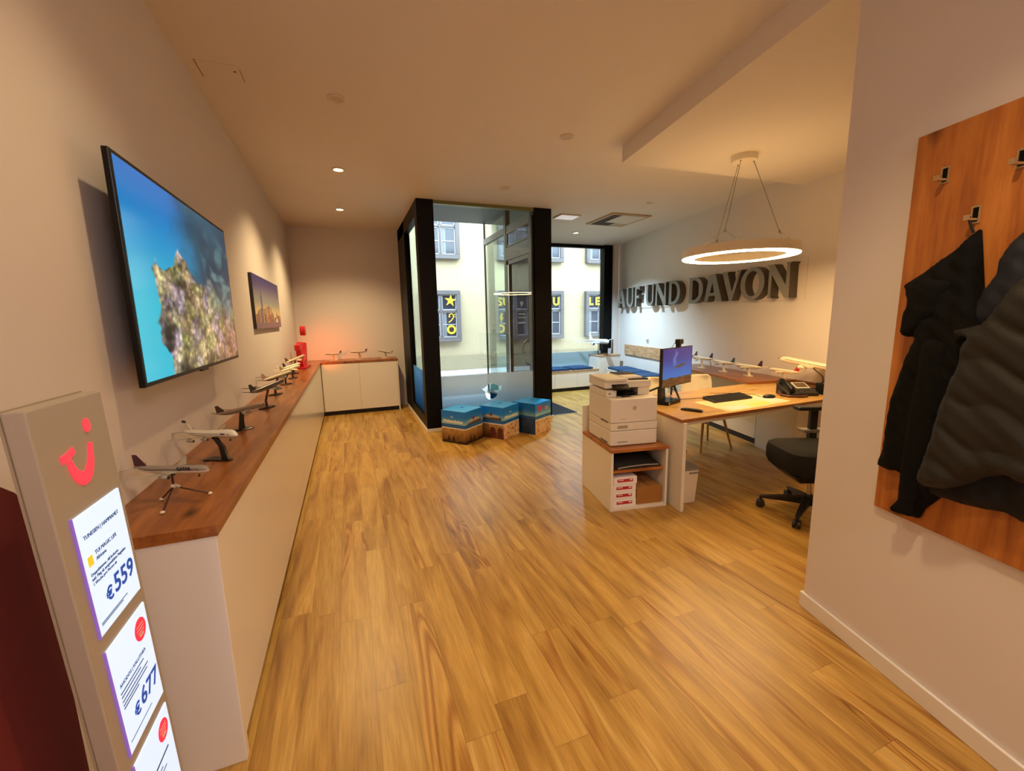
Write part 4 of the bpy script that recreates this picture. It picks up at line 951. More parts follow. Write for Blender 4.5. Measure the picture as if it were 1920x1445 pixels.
for e in ((-.255, -.01, .088), (.0, -.137, .010), (.10, .09, .010)):
    b = MB(); b.tube([ap, Vector(e)], [.013, .010], 8); b.ellipsoid(e, .014, .014, .01 if e[2] > .05 else .0065, 8, 5); b.build('leg', M['blackplastic'], tr)
b = MB(); b.tube([ap*.45+Vector((.0, -.137, .01))*.55, ap*.6+Vector((-.255, -.01, .088))*.4], .004, 6); b.cyl(ap, ap+Vector((0, 0, .03)), .015); b.build('brace', M['blackplastic'], tr)

# things on the desk
kb_ = thing('keyboard', 'black computer keyboard on the pale desk pad', 'keyboard', (3.42, 3.045, DZ+.002), rad(1.5))
b = MB(); b.prism([(-.27, -.105), (.23, -.105), (.27, .105), (-.20, .105)], 0, .018); b.v = [(x, y, z + (.006 if y > 0 and z > .01 else 0)) for x, y, z in b.v]; b.build('case', M['blackplastic'], kb_, bevel=.003)
b = MB()
for j in range(6):
    for i in range(18):
        x = -.225+j*.010+i*.0255; y = -.085+j*.030; b.box(x, x+.021, y, y+.024, .018+.006*(j/5), .023+.006*(j/5))
b.build('keys', M['blackplastic'], kb_)
dp = MB(); dp.prism([(2.985, 2.612), (3.86, 2.70), (3.90, 3.09), (3.02, 3.055)], DZ, DZ+.0015, 0)
dp = tag(dp.build('desk_pad', M['paper2']), 'large pale paper desk pad under the keyboard and mouse', 'desk pad')
b = MB(); b.box(3.05, 3.30, 2.66, 2.78, DZ+.0015, DZ+.0018, 0); b.box(3.36, 3.62, 2.70, 2.79, DZ+.0015, DZ+.0018, 1); b.box(3.66, 3.84, 2.74, 2.98, DZ+.0015, DZ+.0018, 0); b.build('printed_fields', [mat('pad_grey', '#d8d2c8', .7), mat('pad_yellow', '#e8cf6a', .7)], dp)
ms = thing('computer_mouse', 'black computer mouse with pale wheel area right of the keyboard', 'mouse', (3.82, 2.90, DZ+.002), rad(-20))
b = MB(); b.ellipsoid((0, 0, .012), .062, .034, .024, 18, 8); b.v = [(x, y, max(z, .0)) for x, y, z in b.v]; b.build('shell', M['blackplastic'], ms, smooth=True)
b = MB(); b.ellipsoid((-.012, 0, .033), .016, .010, .006, 10, 6); b.build('wheel', M['grey'], ms)
b = MB(); b.tube([(3.79, 2.96, DZ+.004), (3.84, 3.06, DZ+.004), (3.80, 3.18, DZ+.004), (3.70, 3.25, DZ+.004), (3.5, 3.33, DZ+.004)], .002, 6); tag(b.build('mouse_cable', M['blackplastic']), 'thin dark mouse cable curving back across the desk', 'cable')
b = MB(); b.tube([(2.95, 3.30, DZ+.004), (3.02, 3.22, DZ+.004), (3.12, 3.20, DZ+.004), (3.25, 3.17, DZ+.004), (3.40, 3.17, DZ+.004)], .003, 6); tag(b.build('keyboard_cable', M['darkgrey']), 'thin cable running from the monitor base to the keyboard', 'cable')
sp = thing('stapler', 'black handheld device lying near the front left edge of the desk', 'handset', (2.73, 2.775, DZ), rad(-66))
b = MB(); b.rings([[(x, y*w_, z*h_) for y, z in ((-.022, 0), (.022, 0), (.020, .022), (-.020, .022))][::1] for x, w_, h_ in ((-.095, .6, .6), (-.06, 1, .9), (.05, 1.05, 1.0), (.085, .7, .8))]); b.build('body', M['blackplastic'], sp, bevel=.004, smooth='auto')
b = MB(); b.box(-.03, .03, -.012, .012, .0195, .0225); b.build('button_plate', M['darkgrey'], sp)
ph = thing('desk_phone', 'black desk telephone with silver framed display, right part of the desk', 'telephone', (4.215, 2.90, DZ), rad(-20))
b = MB(); b.rings([[(x, -.10, 0), (x, .10, 0), (x, .10, .115), (x, -.10, .026)] for x in (-.155, .155)]); b.build('base', M['blackplastic'], ph, bevel=.006)
sl = Vector((0, .20, .089)).normalized(); up = Vector((0, -sl.z, sl.y))
b = MB(); b.sheet([(-.02, .09), (.12, .09), (.12, .20), (-.02, .20)], Vector((0, -.10, .0262)), (1, 0, 0), sl, .008); dsp = b.build('display_frame', mat('phone_frame', '#dcd8d0', .4), ph, bevel=.002)
b = MB(); b.sheet([(-.008, .108), (.108, .108), (.108, .19), (-.008, .19)], Vector((0, -.104, .0335)), (1, 0, 0), sl, .001); b.build('display', mat('phone_display', '#5a4626', .3), dsp)
b = MB()
for i in range(4):
    for j in range(3): b.sheet([(-.02+i*.034, .014+j*.023), (.006+i*.034, .014+j*.023), (.006+i*.034, .030+j*.023), (-.02+i*.034, .030+j*.023)], Vector((0, -.10, .0262)), (1, 0, 0), sl, .004)
b.build('keypad', M['darkgrey'], ph)
b = MB(); b.tube([Vector((-.115, -.10, .03))+sl*a+up*h_ for a, h_ in ((.0, .015), (.03, .032), (.11, .040), (.19, .032), (.22, .015))], [.024, .026, .018, .026, .024], 12); b.build('handset', M['blackgloss'], ph, smooth=True)
b = MB(); b.tube([(-.17, .02, .03), (-.20, -.06, .012), (-.17, -.14, .012), (-.08, -.165, .012), (.0, -.15, .012)], .012, 8); b.build('coiled_cord', mat('cord_brown', '#5a2f20', .4), ph, smooth=True)
hs = thing('headset_charger', 'black headset charging block with a white ring, at the desk end by the wall edge', 'headset', (4.465, 2.79, DZ), rad(-12))
b = MB(); b.box(-.055, .055, -.045, .06, 0, .115); b.build('block', mat('dark_green_black', '#101510', .4), hs, bevel=.006)
b = MB(); R_ = [[(.0+(.024+.010*cos(q))*cos(p), -.052+.010*sin(q), .125+(.024+.010*cos(q))*sin(p)) for q in [2*pi*j/8 for j in range(8)]] for p in [2*pi*i/20 for i in range(21)]]; b.rings(R_); b.build('ear_cushion', M['paper'], hs, smooth=True)
b = MB(); b.tube([(-.085, -.03, .118), (-.05, -.03, .15), (.0, -.03, .160), (.04, -.02, .145), (.05, -.02, .115)], .006, 8); b.build('headband', M['blackgloss'], hs, smooth=True)
b = MB(); b.box(4.42, 4.50, 2.95, 3.01, DZ, DZ+.06); tag(b.build('card_box', mat('dark_red_card', '#4a1016', .5), bevel=.003), 'small dark red box between the telephone and the headset block', 'box')

# ------------------------------------------------------------------ ledge, benches, cushions along the lettered wall
def wpoly(a): return [tuple(wp(s, t)[:2]) for s, t in a]
lg = thing('ledge_cabinet', 'white low cabinet with oak ledge top along the lettered wall behind the desk', 'cabinet', (4.75, 4.3, 0))
b = loc(lg, MB()); b.prism(wpoly([(-.13, .002), (1.75, .002), (1.75, .56), (1.28, .575), (-.13, .655)]), .777, .804, 0, None, 1); b.build('ledge', [M['top'], M['edge']], lg, bevel=.002)
b = loc(lg, MB()); b.prism(wpoly([(-.02, .002), (1.70, .002), (1.70, .36), (-.02, .42)]), .07, .772); b.build('body', M['offwhite'], lg, bevel=.002)
b = loc(lg, MB()); b.prism(wpoly([(-.02, .002), (1.70, .002), (1.70, .35), (-.02, .41)]), 0, .07); b.build('plinth', M['plinth'], lg)
bw = thing('bench', 'white storage bench with navy cushions along the lettered wall', 'bench', (5.45, 6.9, 0))
b = loc(bw, MB()); b.prism(wpoly([(1.85, .002), (4.32, .002), (4.32, .50), (1.85, .50)]), .07, .43); b.build('body', M['white'], bw, bevel=.002)
b = loc(bw, MB()); b.prism(wpoly([(1.85, .002), (4.33, .002), (4.33, .51), (1.85, .51)]), .43, .45); b.build('seat_board', M['white'], bw, bevel=.002)
b = loc(bw, MB()); b.prism(wpoly([(1.87, .05), (4.30, .05), (4.30, .46), (1.87, .46)]), 0, .07); b.build('plinth', M['plinth'], bw)
b = MB(); b.prism(wpoly([(2.35, .001), (4.48, .001), (4.48, .028), (2.35, .028)]), .752, .972)
tag(b.build('wood_backrest', M['panel'], bevel=.003), 'horizontal oak backrest board fixed to the lettered wall above the cushions', 'wall board')
def cushion(label, p, rz, sx, sy, group):
    t = thing('seat_cushion', label, 'cushion', p, rz, group)
    b = MB(); n = 10; V = []
    for zz in (0, 1):
        for j in range(n+1):
            for i in range(n+1):
                u, v = i/n*2-1, j/n*2-1; e = (1-abs(u)**4)*(1-abs(v)**4)
                V.append((u*sx/2, v*sy/2, (.045+.018*e) if zz else .0))
    w_ = n+1; F = []
    for j in range(n):
        for i in range(n):
            a = j*w_+i; F.append((a, a+w_, a+w_+1, a+1)); a += w_*w_; F.append((a, a+1, a+w_+1, a+w_))
    edge = [i for i in range(n)] + [n+j*w_ for j in range(n)] + [n*w_+n-i for i in range(n)] + [(n-j)*w_ for j in range(n)]
    for k in range(len(edge)): a, c = edge[k], edge[(k+1) % len(edge)]; F.append((a, c, c+w_*w_, a+w_*w_))
    b.geo(V, F); b.build('padding', M['navyfab'], t, smooth='auto', bevel=.008)
    b = MB(); b.tube([(sx/2*.99*a, sy/2*.99*c, .022) for a, c in ((-1, -1), (1, -1), (1, 1), (-1, 1), (-1, -1))], .005, 6); b.build('piping', mat('navy_piping', '#1a3a62', .9), t)
for k, s in enumerate((4.05, 3.50, 2.93)):
    p = wp(s, .265, .45); cushion(('farthest', 'middle', 'nearest')[k] + ' navy seat cushion on the bench along the lettered wall', p, -TH + pi/2*0, .46, .50, 'navy cushions on the wall bench')
wb = thing('bench', 'white storage bench with navy cushions under the shop window', 'bench', (4.07, 8.3, 0))
b = loc(wb, MB()); b.box(2.97, 5.17, 8.05, 8.57, .075, .428); b.build('body', M['white'], wb)
for k in range(4):
    b = loc(wb, MB()); b.box(2.972+.55*k, 3.518+.55*k, 8.03, 8.05, .08, .425); b.build('door', M['white'], wb, bevel=.002)
b = loc(wb, MB()); b.box(2.97, 5.17, 8.02, 8.57, .43, .452); b.build('seat_board', M['panel'], wb, bevel=.002)
b = loc(wb, MB()); b.box(2.98, 5.16, 8.09, 8.55, 0, .075); b.build('plinth', M['plinth'], wb)
for k, x in enumerate((4.76, 4.19, 3.62)): cushion(('right', 'middle', 'left')[k] + ' navy seat cushion on the bench under the shop window', (x, 8.28, .452), 0, .52, .46, 'navy cushions on the window bench')
cc = thing('corner_cabinet', 'tall white corner cabinet between the two benches, model aeroplane on top', 'cabinet', (5.46, 8.32, 0))
b = loc(cc, MB()); b.prism([(5.18, 8.06), (5.74, 8.06), (5.80, 8.44), (5.57, 8.48), (5.18, 8.48)], 0, .725); b.build('body', M['white'], cc, bevel=.002)
b = loc(cc, MB()); b.prism([(5.172, 8.05), (5.75, 8.05), (5.81, 8.44), (5.57, 8.49), (5.172, 8.49)], .725, .745); b.build('top', M['panel'], cc, bevel=.002)
aeroplane('large white model airliner facing into the room on the corner cabinet by the window', None, (5.29, 8.26, .745), -98, 1.0, .30, 2, 3, (0, 0), top='#eef3fa', belly='#cfdcec', tail='#e6eef6', wing='#e4ecf4', stand='disc', stand_mat=STAND_WOOD)
b = MB(); b.box(5.47, 5.57, 8.16, 8.22, .745, .90)
x = thing('speaker', 'small white box standing on the corner cabinet beside the model airliner', 'box', (5.52, 8.19, .745))
b = loc(x, b); b.build('housing', M['white'], x, bevel=.008); b = loc(x, MB()); b.box(5.478, 5.562, 8.158, 8.16, .755, .885); b.build('grille', mat('speaker_front', '#b9bcc4', .8), x)
b = MB(); p = wp(3.48, .006, 1.10); b.T = Matrix.Translation(p) @ Matrix.Rotation(-TH+pi/2, 4, 'Z') @ Matrix.Rotation(0, 4, 'X')
b.box(-.04, .04, -.006, .006, -.04, .04)
t = thing('light_switch', 'white light switch on the lettered wall above the wood backrest', 'switch', p, 0)
b.T = Matrix.Rotation(-TH+pi/2, 4, 'Z'); b.v = []; b.f = []; b.m = []; b.box(-.04, .04, -.006, .006, -.04, .04); b.build('plate', M['white'], t, bevel=.002)
b = MB(); b.T = Matrix.Rotation(-TH+pi/2, 4, 'Z'); b.box(-.028, .028, .006, .010, -.028, .028); b.build('rocker', M['grey'], t, bevel=.001)

# models on the ledge, noses towards the window
GL_ = 'model aeroplanes on the ledge behind the desk'
aeroplane('white model airliner with red tail, half hidden behind the monitor on the ledge', GL_, (5.07, 5.28, .804), 79, .46, .145, 0, 0, (0, 0), top='#e4d6bc', tail='#6e1a1c', tailband='#4a1418', wing='#e0d2b8', stand='foot', stand_mat=STAND_CLEAR)
aeroplane('white model airliner with dark violet tail, next right of the monitor on the ledge', GL_, (4.94, 4.88, .804), 79, .49, .145, 0, 0, (.012, 0), top='#efe0c2', tail='#3a1830', wing='#e8dabc', stand='foot', stand_mat=STAND_CLEAR)
aeroplane('white four-engined model airliner with dark green tail, middle of the ledge row', GL_, (4.87, 4.42, .804), 79, .46, .128, 1, 0, (0, .0), top='#ece0c6', tail='#3c4434', wing='#ded0b2', engines=4, stand='foot', stand_mat=STAND_CLEAR)
aeroplane('white model airliner with violet tail and red winglets, nearer on the ledge', GL_, (4.80, 3.96, .804), 79, .48, .120, 0, 0, (.01, .01), top='#f2e6ca', tail='#3e1a30', wing='#e6d8ba', stand='foot', stand_mat=STAND_CLEAR)
aeroplane('white model airliner with bright red tail just behind the telephone', GL_, (4.735, 3.43, DZ), 77, .45, .150, 0, 0, (.01, .01), top='#f4e8cc', tail='#c02a24', wing='#eadcc0', stand='foot', stand_mat=STAND_CLEAR)
aeroplane('biggest white model airliner tilted nose up on a dark curved stand above the telephone', GL_, (4.74, 3.02, DZ), 97, .70, .257, 7, 0, (-.0, .10), top='#f6ead0', tail='#b03028', wing='#efe0c4', stand='arc', stand_mat=STAND_WOOD)

# ------------------------------------------------------------------ raised letters
sg = thing('letter_sign', 'thick grey raised letters AUF UND DAVON on the right wall', 'sign', tuple(wp(2.3, 0, 1.98)), 0)
def arc(cx, cy, rx, ry, a0, a1, n=14): return [(cx+rx*cos(rad(a0+(a1-a0)*i/n)), cy+ry*sin(rad(a0+(a1-a0)*i/n))) for i in range(n+1)]
GLY = {
 'A': (.84, [[(0, 0), (.17, .02), (.235, .22), (.50, .22), (.565, .02), (.80, 0), (.84, .02), (.50, 1), (.30, 1), (.20, .97)], [(.27, .33), (.47, .33), (.375, .70)]]),
 'U': (.80, [[(-.03, 1), (-.03, .96), (.03, .93)] + arc(.38, .34, .35, .34, 180, 360) + [(.73, .93), (.78, .97), (.78, 1), (.58, 1), (.60, .93)] + arc(.41, .34, .20, .22, 0, -180) + [(.21, .93), (.23, 1)]]),
 'F': (.60, [[(0, 0), (.25, 0), (.21, .05), (.21, .43), (.46, .43), (.49, .37), (.50, .60), (.45, .55), (.21, .55), (.21, .87), (.50, .87), (.57, .78), (.57, 1), (-.04, 1), (-.04, .97), (.03, .94), (.03, .05)]]),
 'N': (.90, [[(0, 0), (.19, 0), (.14, .06), (.15, .70), (.68, -.02), (.84, -.02), (.82, .93), (.88, 1), (.66, 1), (.71, .94), (.70, .36), (.22, 1), (-.05, 1), (.03, .93), (.03, .06)]]),
 'D': (.84, [[(0, 0)] + arc(.33, .5, .48, .5, -90, 90) + [(-.05, 1), (.03, .94), (.03, .06)], [(.21, .12), (.21, .88)] + arc(.30, .5, .32, .38, 90, -90)]),
 'V': (.86, [[(-.02, 1), (.04, .93), (.36, 0), (.50, 0), (.82, .93), (.88, 1), (.66, 1), (.70, .93), (.48, .30), (.24, .93), (.28, 1)]]),
 'O': (.94, [arc(.46, .5, .46, .52, 0, 345, 30), arc(.46, .5, .27, .40, 0, 345, 30)[::-1]])}
starts = [('A', 4.66, 4.28), ('U', 4.235, 3.89), ('F', 3.845, 3.63), ('U', 3.385, 3.06), ('N', 3.02, 2.62), ('D', 2.56, 2.19), ('D', 1.955, 1.57), ('A', 1.545, 1.13), ('V', 1.14, .76), ('O', .765, .33), ('N', .285, -.075)]
o0 = Vector(sg.location)
for g, s0, s1 in starts:
    wd, spl = GLY[g]; dep = .115
    vs, fs = curve_geo(spl, dep); k = abs(s0-s1)/wd; H = .405
    b = MB(); b.geo([tuple(wp(s0-x*k, .012+z, 1.783+y*H) - o0) for x, y, z in vs], fs)
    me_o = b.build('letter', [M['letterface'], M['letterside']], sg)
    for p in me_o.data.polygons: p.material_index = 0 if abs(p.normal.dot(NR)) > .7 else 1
b = MB(); 
q = [wp(4.72, .001)-o0, wp(-.16, .001)-o0, wp(-.16, .012)-o0, wp(4.72, .012)-o0]
b.prism([tuple(x[:2]) for x in q], 1.755-1.98, 2.225-1.98); b.build('backing_plate', M['wall'], sg)

# ------------------------------------------------------------------ chairs
def shell_chair(label, p, rz):
    t = thing('visitor_chair', label, 'chair', p, rz, 'white shell chairs behind the desk')   # faces -y
    b = MB(); n = 15; rows = [(-.22, .445, .20, 0), (-.20, .45, .225, .01), (.0, .435, .235, .02), (.14, .44, .235, .03), (.20, .47, .235, .045), (.235, .54, .235, .06), (.255, .64, .235, .07), (.268, .76, .23, .075), (.275, .83, .215, .075), (.277, .855, .17, .075)]
    R_ = []
    for y, z, w_, cup in rows:
        top = []; 
        for i in range(n):
            u = i/(n-1)*2-1; e = abs(u)**3*cup
            if z < .46: top.append((u*w_, y, z+e))
            else: top.append((u*w_, y-e*1.2, z))
        R_.append(top)
    V = [p_ for r in R_ for p_ in r]; F = [(j*n+i, j*n+i+1, (j+1)*n+i+1, (j+1)*n+i) for j in range(len(rows)-1) for i in range(n-1)]
    b.geo(V, F); o = b.build('seat_shell', mat('shell_cream', '#efe6d0', .35), t, smooth=True)
    sd = o.modifiers.new('thick', 'SOLIDIFY'); sd.thickness = .012; sd.offset = 0
    for x, y in ((-.17, -.15), (.17, -.15), (-.17, .14), (.17, .14)):
        b = MB(); b.cyl((x*1.32, y*1.35, 0), (x*.8, y*.8, .43), .011, .017, 10); b.build('leg', M['leg'], t)
    b = MB(); b.box(-.15, .15, -.13, .12, .418, .432); b.build('seat_frame', M['blackplastic'], t)
shell_chair('white shell chair with beech legs, right of the monitor behind the desk', (3.98, 3.83, 0), rad(-4))
shell_chair('white shell chair with beech legs, directly behind the monitor', (3.36, 3.90, 0), rad(8))

oc = thing('office_chair', 'black swivel office chair on castors at the desk, partly behind the coat wall', 'office chair', (3.335, 2.13, 0), rad(66))
FAB = mat('black_chair_fabric', '#0f0d0c', .9, bump=.2, bscale=400)
for k in range(5):
    a = rad(131-66 + 72*k); d = Vector((cos(a), sin(a), 0)); e = d*.325; nx = Vector((-d.y, d.x, 0))
    b = MB(); b.rings([[tuple(d*r+nx*w_+Vector((0, 0, z1))), tuple(d*r-nx*w_+Vector((0, 0, z1))), tuple(d*r-nx*w_*.8+Vector((0, 0, z0))), tuple(d*r+nx*w_*.8+Vector((0, 0, z0)))] for r, w_, z0, z1 in ((.03, .030, .085, .150), (.16, .024, .085, .130), (.335, .016, .078, .098))]); lg_ = b.build('base_leg', M['blackplastic'], oc, bevel=.004)
    b = MB()
    for s in (-1, 1): b.cyl(e+nx*(.006*s)+Vector((0, 0, .032)), e+nx*(.026*s)+Vector((0, 0, .032)), .032, n=18)
    b.cyl(e+Vector((0, 0, .04)), e+Vector((0, 0, .082)), .010); b.build('castor', M['blackplastic'], lg_, bevel=.003)
b = MB(); b.cyl((0, 0, .08), (0, 0, .165), .034); b.build('hub', M['blackplastic'], oc, bevel=.004)
b = MB(); b.cyl((0, 0, .16), (0, 0, .30), .016); b.build('gas_column', M['steel'], oc)
b = MB(); b.rings([[(x*s, y*s, z) for x, y in ((-.14, -.14), (.14, -.14), (.14, .18), (-.14, .18))] for s, z in ((.75, .295), (1.0, .33), (1.25, .375))]); b.build('mechanism', M['blackplastic'], oc, bevel=.01)
def pad(a, b_, zs, k=1.0):
    R_ = []
    for z, s in zs:
        pts = []
        for i in range(32):
            t_ = 2*pi*i/32; c_, s_ = cos(t_), sin(t_); pts.append((math.copysign(abs(c_)**.45, c_)*a*s, math.copysign(abs(s_)**.45, s_)*b_*s, z))
        R_.append(pts)
    return R_
b = MB(); b.T = Matrix.Translation((.024, -.01, 0)); b.rings(pad(.255, .27, ((.37, .80), (.385, .93), (.42, .99), (.50, 1.0), (.545, .96), (.562, .85), (.566, .5)))); b.build('seat', FAB, oc, smooth='auto')
b = MB(); R_ = pad(.235, .30, ((0, .8), (.02, .97), (.055, 1.0), (.08, .9), (.085, .5))); b.T = Matrix.Translation((0, -.30, .93)) @ Matrix.Rotation(rad(82), 4, 'X'); b.rings(R_); b.build('backrest', FAB, oc, smooth='auto')
b = MB(); b.tube([(0, -.12, .36), (0, -.30, .40), (0, -.345, .55), (0, -.345, .80)], .022, 10); b.build('back_post', M['blackplastic'], oc)
for s in (-1, 1):
    b = MB(); b.box(s*.30-.02, s*.30+.02, -.205, -.145, .58, .79); b.box(min(s*.15, s*.33), max(s*.15, s*.33), -.205, -.145, .36, .385); b.box(s*.30-.025, s*.30+.025, -.205, -.145, .37, .60); ar = b.build('armrest', M['blackplastic'], oc, bevel=.005)
    b = MB(); b.box(s*.30-.05, s*.30+.05, -.27, -.08, .600, .622); b.build('bracket', M['grey'], ar, bevel=.003)
    b = MB(); b.box(s*.29-.05, s*.29+.05, -.32, -.02, .79, .822); b.build('arm_pad', M['blackplastic'], ar, bevel=.014, seg=3)

# ------------------------------------------------------------------ coat board and coats
cb = thing('coat_board', 'tall reddish oak coat board with steel hooks on the near right wall', 'coat rack', tuple(cp(.7, 0, 1.5)))
o0 = Vector(cb.location)
def cpt(s, t, z): return tuple(cp(s, t, z) - o0)
def cbox(b, s0, s1, t0, t1, z0, z1): 
    b.geo([cpt(s, t, z) for z in (z0, z1) for t in (t0, t1) for s in (s0, s1)], [(0,2,3,1)[::-1],(4,5,7,6)[::-1],(0,1,5,4)[::-1],(2,6,7,3)[::-1],(0,4,6,2)[::-1],(1,3,7,5)[::-1]])
b = MB(); cbox(b, .338, 1.12, .001, .020, .745, 2.262); b.build('board', M['board'], cb, bevel=.001)
HK = mat('hook_plate', '#c9ad80', .35, metal=.7)
for s, z in ((.452, 2.090), (.567, 1.925), (.672, 2.072), (.80, 1.93)):
    b = MB()
    for a in ((s-.014, s-.009, z-.03, z+.03), (s+.009, s+.014, z-.03, z+.03), (s-.009, s+.009, z+.024, z+.03), (s-.009, s+.009, z-.03, z-.024)): cbox(b, a[0], a[1], .02, .0235, a[2], a[3])
    hk = b.build('hook', HK, cb)
    b = MB(); cbox(b, s-.008, s+.008, .0205, .022, z-.024, z+.024); b.build('recess', M['black'], hk)
    b = MB(); cbox(b, s-.008, s+.008, .0235, .060, z-.020, z-.013); cbox(b, s-.008, s+.008, .053, .060, z-.013, z-.002); b.build('prong', HK, hk)

def inside(p, poly):
    x, y = p; c = False; n = len(poly)
    for i in range(n):
        (x0, y0), (x1, y1) = poly[i], poly[(i+1) % n]
        if (y0 > y) != (y1 > y) and x < (x1-x0)*(y-y0)/(y1-y0)+x0: c = not c
    return c
def nearest(p, poly):
    best = (9, p); n = len(poly)
    for i in range(n):
        ax, ay = poly[i]; bx, by = poly[(i+1) % n]; dx, dy = bx-ax, by-ay; l2 = dx*dx+dy*dy
        t = max(0, min(1, ((p[0]-ax)*dx+(p[1]-ay)*dy)/l2)) if l2 else 0; q = (ax+t*dx, ay+t*dy); d = math.hypot(p[0]-q[0], p[1]-q[1])
        if d < best[0]: best = (d, q)
    return best
def garment(name, poly, base, amp, rad_, folds, material, parent, step=.011, horiz=False, seed=1):
    xs = [p[0] for p in poly]; ys = [p[1] for p in poly]; x0, x1, y0, y1 = min(xs)-step, max(xs)+step, min(ys)-step, max(ys)+step
    nx, ny = int((x1-x0)/step)+1, int((y1-y0)/step)+1
    keep = {(i, j) for i in range(nx) for j in range(ny) if inside((x0+(i+.5)*step, y0+(j+.5)*step), poly)}
    idx = {}; F_ = []; V = []; Bk = []
    def vid(i, j):
        if (i, j) not in idx:
            p = (x0+i*step, y0+j*step); d, q = nearest(p, poly); ins = inside(p, poly)
            if d < step*.75 or not ins: p = q; d = 0
            r = min(1, d/rad_); h = amp*math.sqrt(max(0, 1-(1-r)**2))
            ph = seed*1.7
            if horiz: f = folds*(abs(sin((p[1]+.25*p[0]+.018*sin(p[0]*31+p[1]*9))*pi/.135+ph))**.6-.6)*min(1, d/.03)
            else: f = folds*(sin(p[0]*42+ph+2.2*sin(p[1]*6+seed))+.5*sin(p[0]*90+p[1]*14))*min(1, d/.03)
            f += (.002 if horiz else folds*.35)*sin(p[0]*70+p[1]*95+ph)*min(1, d/.03)
            idx[(i, j)] = len(V); V.append(tuple(cp(p[0], base+h+f, p[1]) - o0_)); Bk.append(tuple(cp(p[0], base-.006, p[1]) - o0_))
        return idx[(i, j)]
    o0_ = Vector(parent.location)
    edges = {}
    for i, j in sorted(keep):
        q = [vid(i, j), vid(i+1, j), vid(i+1, j+1), vid(i, j+1)]; F_.append(q[::-1])
        for a, c in zip(q, q[1:]+q[:1]): edges[(a, c)] = 1
    n = len(V); F2 = [[a+n for a in f[::-1]] for f in F_]
    F3 = [[a, c, c+n, a+n] for (a, c) in edges if (c, a) not in edges]
    b = MB(); b.geo(V+Bk, F_+F2+F3); return b.build(name, material, parent, smooth=True)
BLK = mat('black_knit', '#0c0b0a', .95, bump=.25, bscale=350, spec=.2); OLV = mat('dark_olive_quilt', '#18140d', .7, bump=.1, bscale=120); NAV = mat('navy_nylon', '#0a0f20', .7); DRK = mat('charcoal_cloth', '#0b0a0a', .9)
black = [(0.589, 1.872), (0.527, 1.812), (0.463, 1.766), (0.393, 1.715), (0.393, 1.693), (0.404, 1.675), (0.41, 1.632), (0.402, 1.572), (0.402, 1.501), (0.433, 1.489), (0.409, 1.404), (0.389, 1.32), (0.375, 1.243), (0.367, 1.117), (0.361, 0.998), (0.351, 0.979), (0.348, 0.933), (0.39, 0.929), (0.431, 0.941), (0.46, 0.926), (0.463, 0.879), (0.47, 0.834), (0.436, 0.78), (0.465, 0.769), (0.529, 0.776), (0.545, 0.825), (0.591, 0.892), (0.618, 0.978), (0.664, 1.16), (0.672, 1.398), (0.665, 1.548), (0.629, 1.661), (0.605, 1.811), (0.595, 1.868)]
puffer = [(0.776, 1.692), (0.758, 1.667), (0.737, 1.62), (0.694, 1.55), (0.64, 1.534), (0.601, 1.525), (0.617, 1.51), (0.663, 1.505), (0.648, 1.474), (0.649, 1.412), (0.63, 1.348), (0.617, 1.289), (0.602, 1.204), (0.599, 1.137), (0.575, 1.035), (0.57, 0.972), (0.581, 0.94), (0.645, 0.955), (0.696, 0.985), (0.731, 1.014), (0.764, 1.046), (0.819, 1.074), (0.858, 1.06), (0.895, 1.089), (0.92, 1.294), (0.91, 1.487), (0.87, 1.648), (0.82, 1.70)]
navy = [(0.74, 1.855), (0.717, 1.843), (0.69, 1.814), (0.672, 1.786), (0.662, 1.752), (0.662, 1.717), (0.633, 1.664), (0.614, 1.609), (0.599, 1.563), (0.597, 1.538), (0.647, 1.528), (0.70, 1.55), (0.80, 1.60), (0.83, 1.70), (0.83, 1.83), (0.80, 1.92), (0.775, 1.90)]
dark = [(0.569, 0.886), (0.605, 0.897), (0.663, 0.899), (0.728, 0.91), (0.786, 0.925), (0.825, 0.912), (0.90, 0.919), (0.90, 1.30), (0.817, 1.35), (0.706, 1.30), (0.594, 1.20), (0.547, 0.994)]
j1 = thing('jacket', 'black knitted jacket hanging from the middle hook of the coat board', 'jacket', tuple(cp(.52, .05, 1.4)), 0, None)
garment('body', black, .030, .045, .07, .007, BLK, j1, seed=1)
b = MB(); b.tube([Vector(cp(.567, .045, 1.918))-Vector(j1.location), Vector(cp(.575, .05, 1.895))-Vector(j1.location), Vector(cp(.590, .050, 1.86))-Vector(j1.location)], .004, 6); b.build('hanging_loop', DRK, j1)
sleeve = [(0.393, 1.700), (0.46, 1.74), (0.56, 1.70), (0.52, 1.58), (0.47, 1.52), (0.433, 1.495), (0.402, 1.503), (0.404, 1.575), (0.412, 1.632)]
garment('sleeve', sleeve, .066, .030, .05, .004, BLK, j1, seed=3)
tail_ = [(0.49, 1.50), (0.58, 1.48), (0.60, 1.30), (0.585, 1.1), (0.56, .95), (0.535, .84), (0.525, .785), (0.462, .775), (0.442, .785), (0.474, .84), (0.47, 1.0), (0.475, 1.25)]
garment('sleeve', tail_, .064, .030, .045, .004, BLK, j1, seed=5)
j2 = thing('jacket', 'dark olive quilted jacket bulging out at the right edge of the coat board', 'jacket', tuple(cp(.72, .08, 1.4)))
garment('body', puffer, .102, .045, .05, .016, OLV, j2, horiz=True, seed=2)
j3 = thing('jacket', 'dark navy jacket hanging behind the olive quilted one', 'jacket', tuple(cp(.72, .05, 1.7)))
garment('body', navy, .032, .036, .06, .005, NAV, j3, seed=4)
garment('hem', dark, .030, .040, .05, .006, DRK, j3, seed=6)

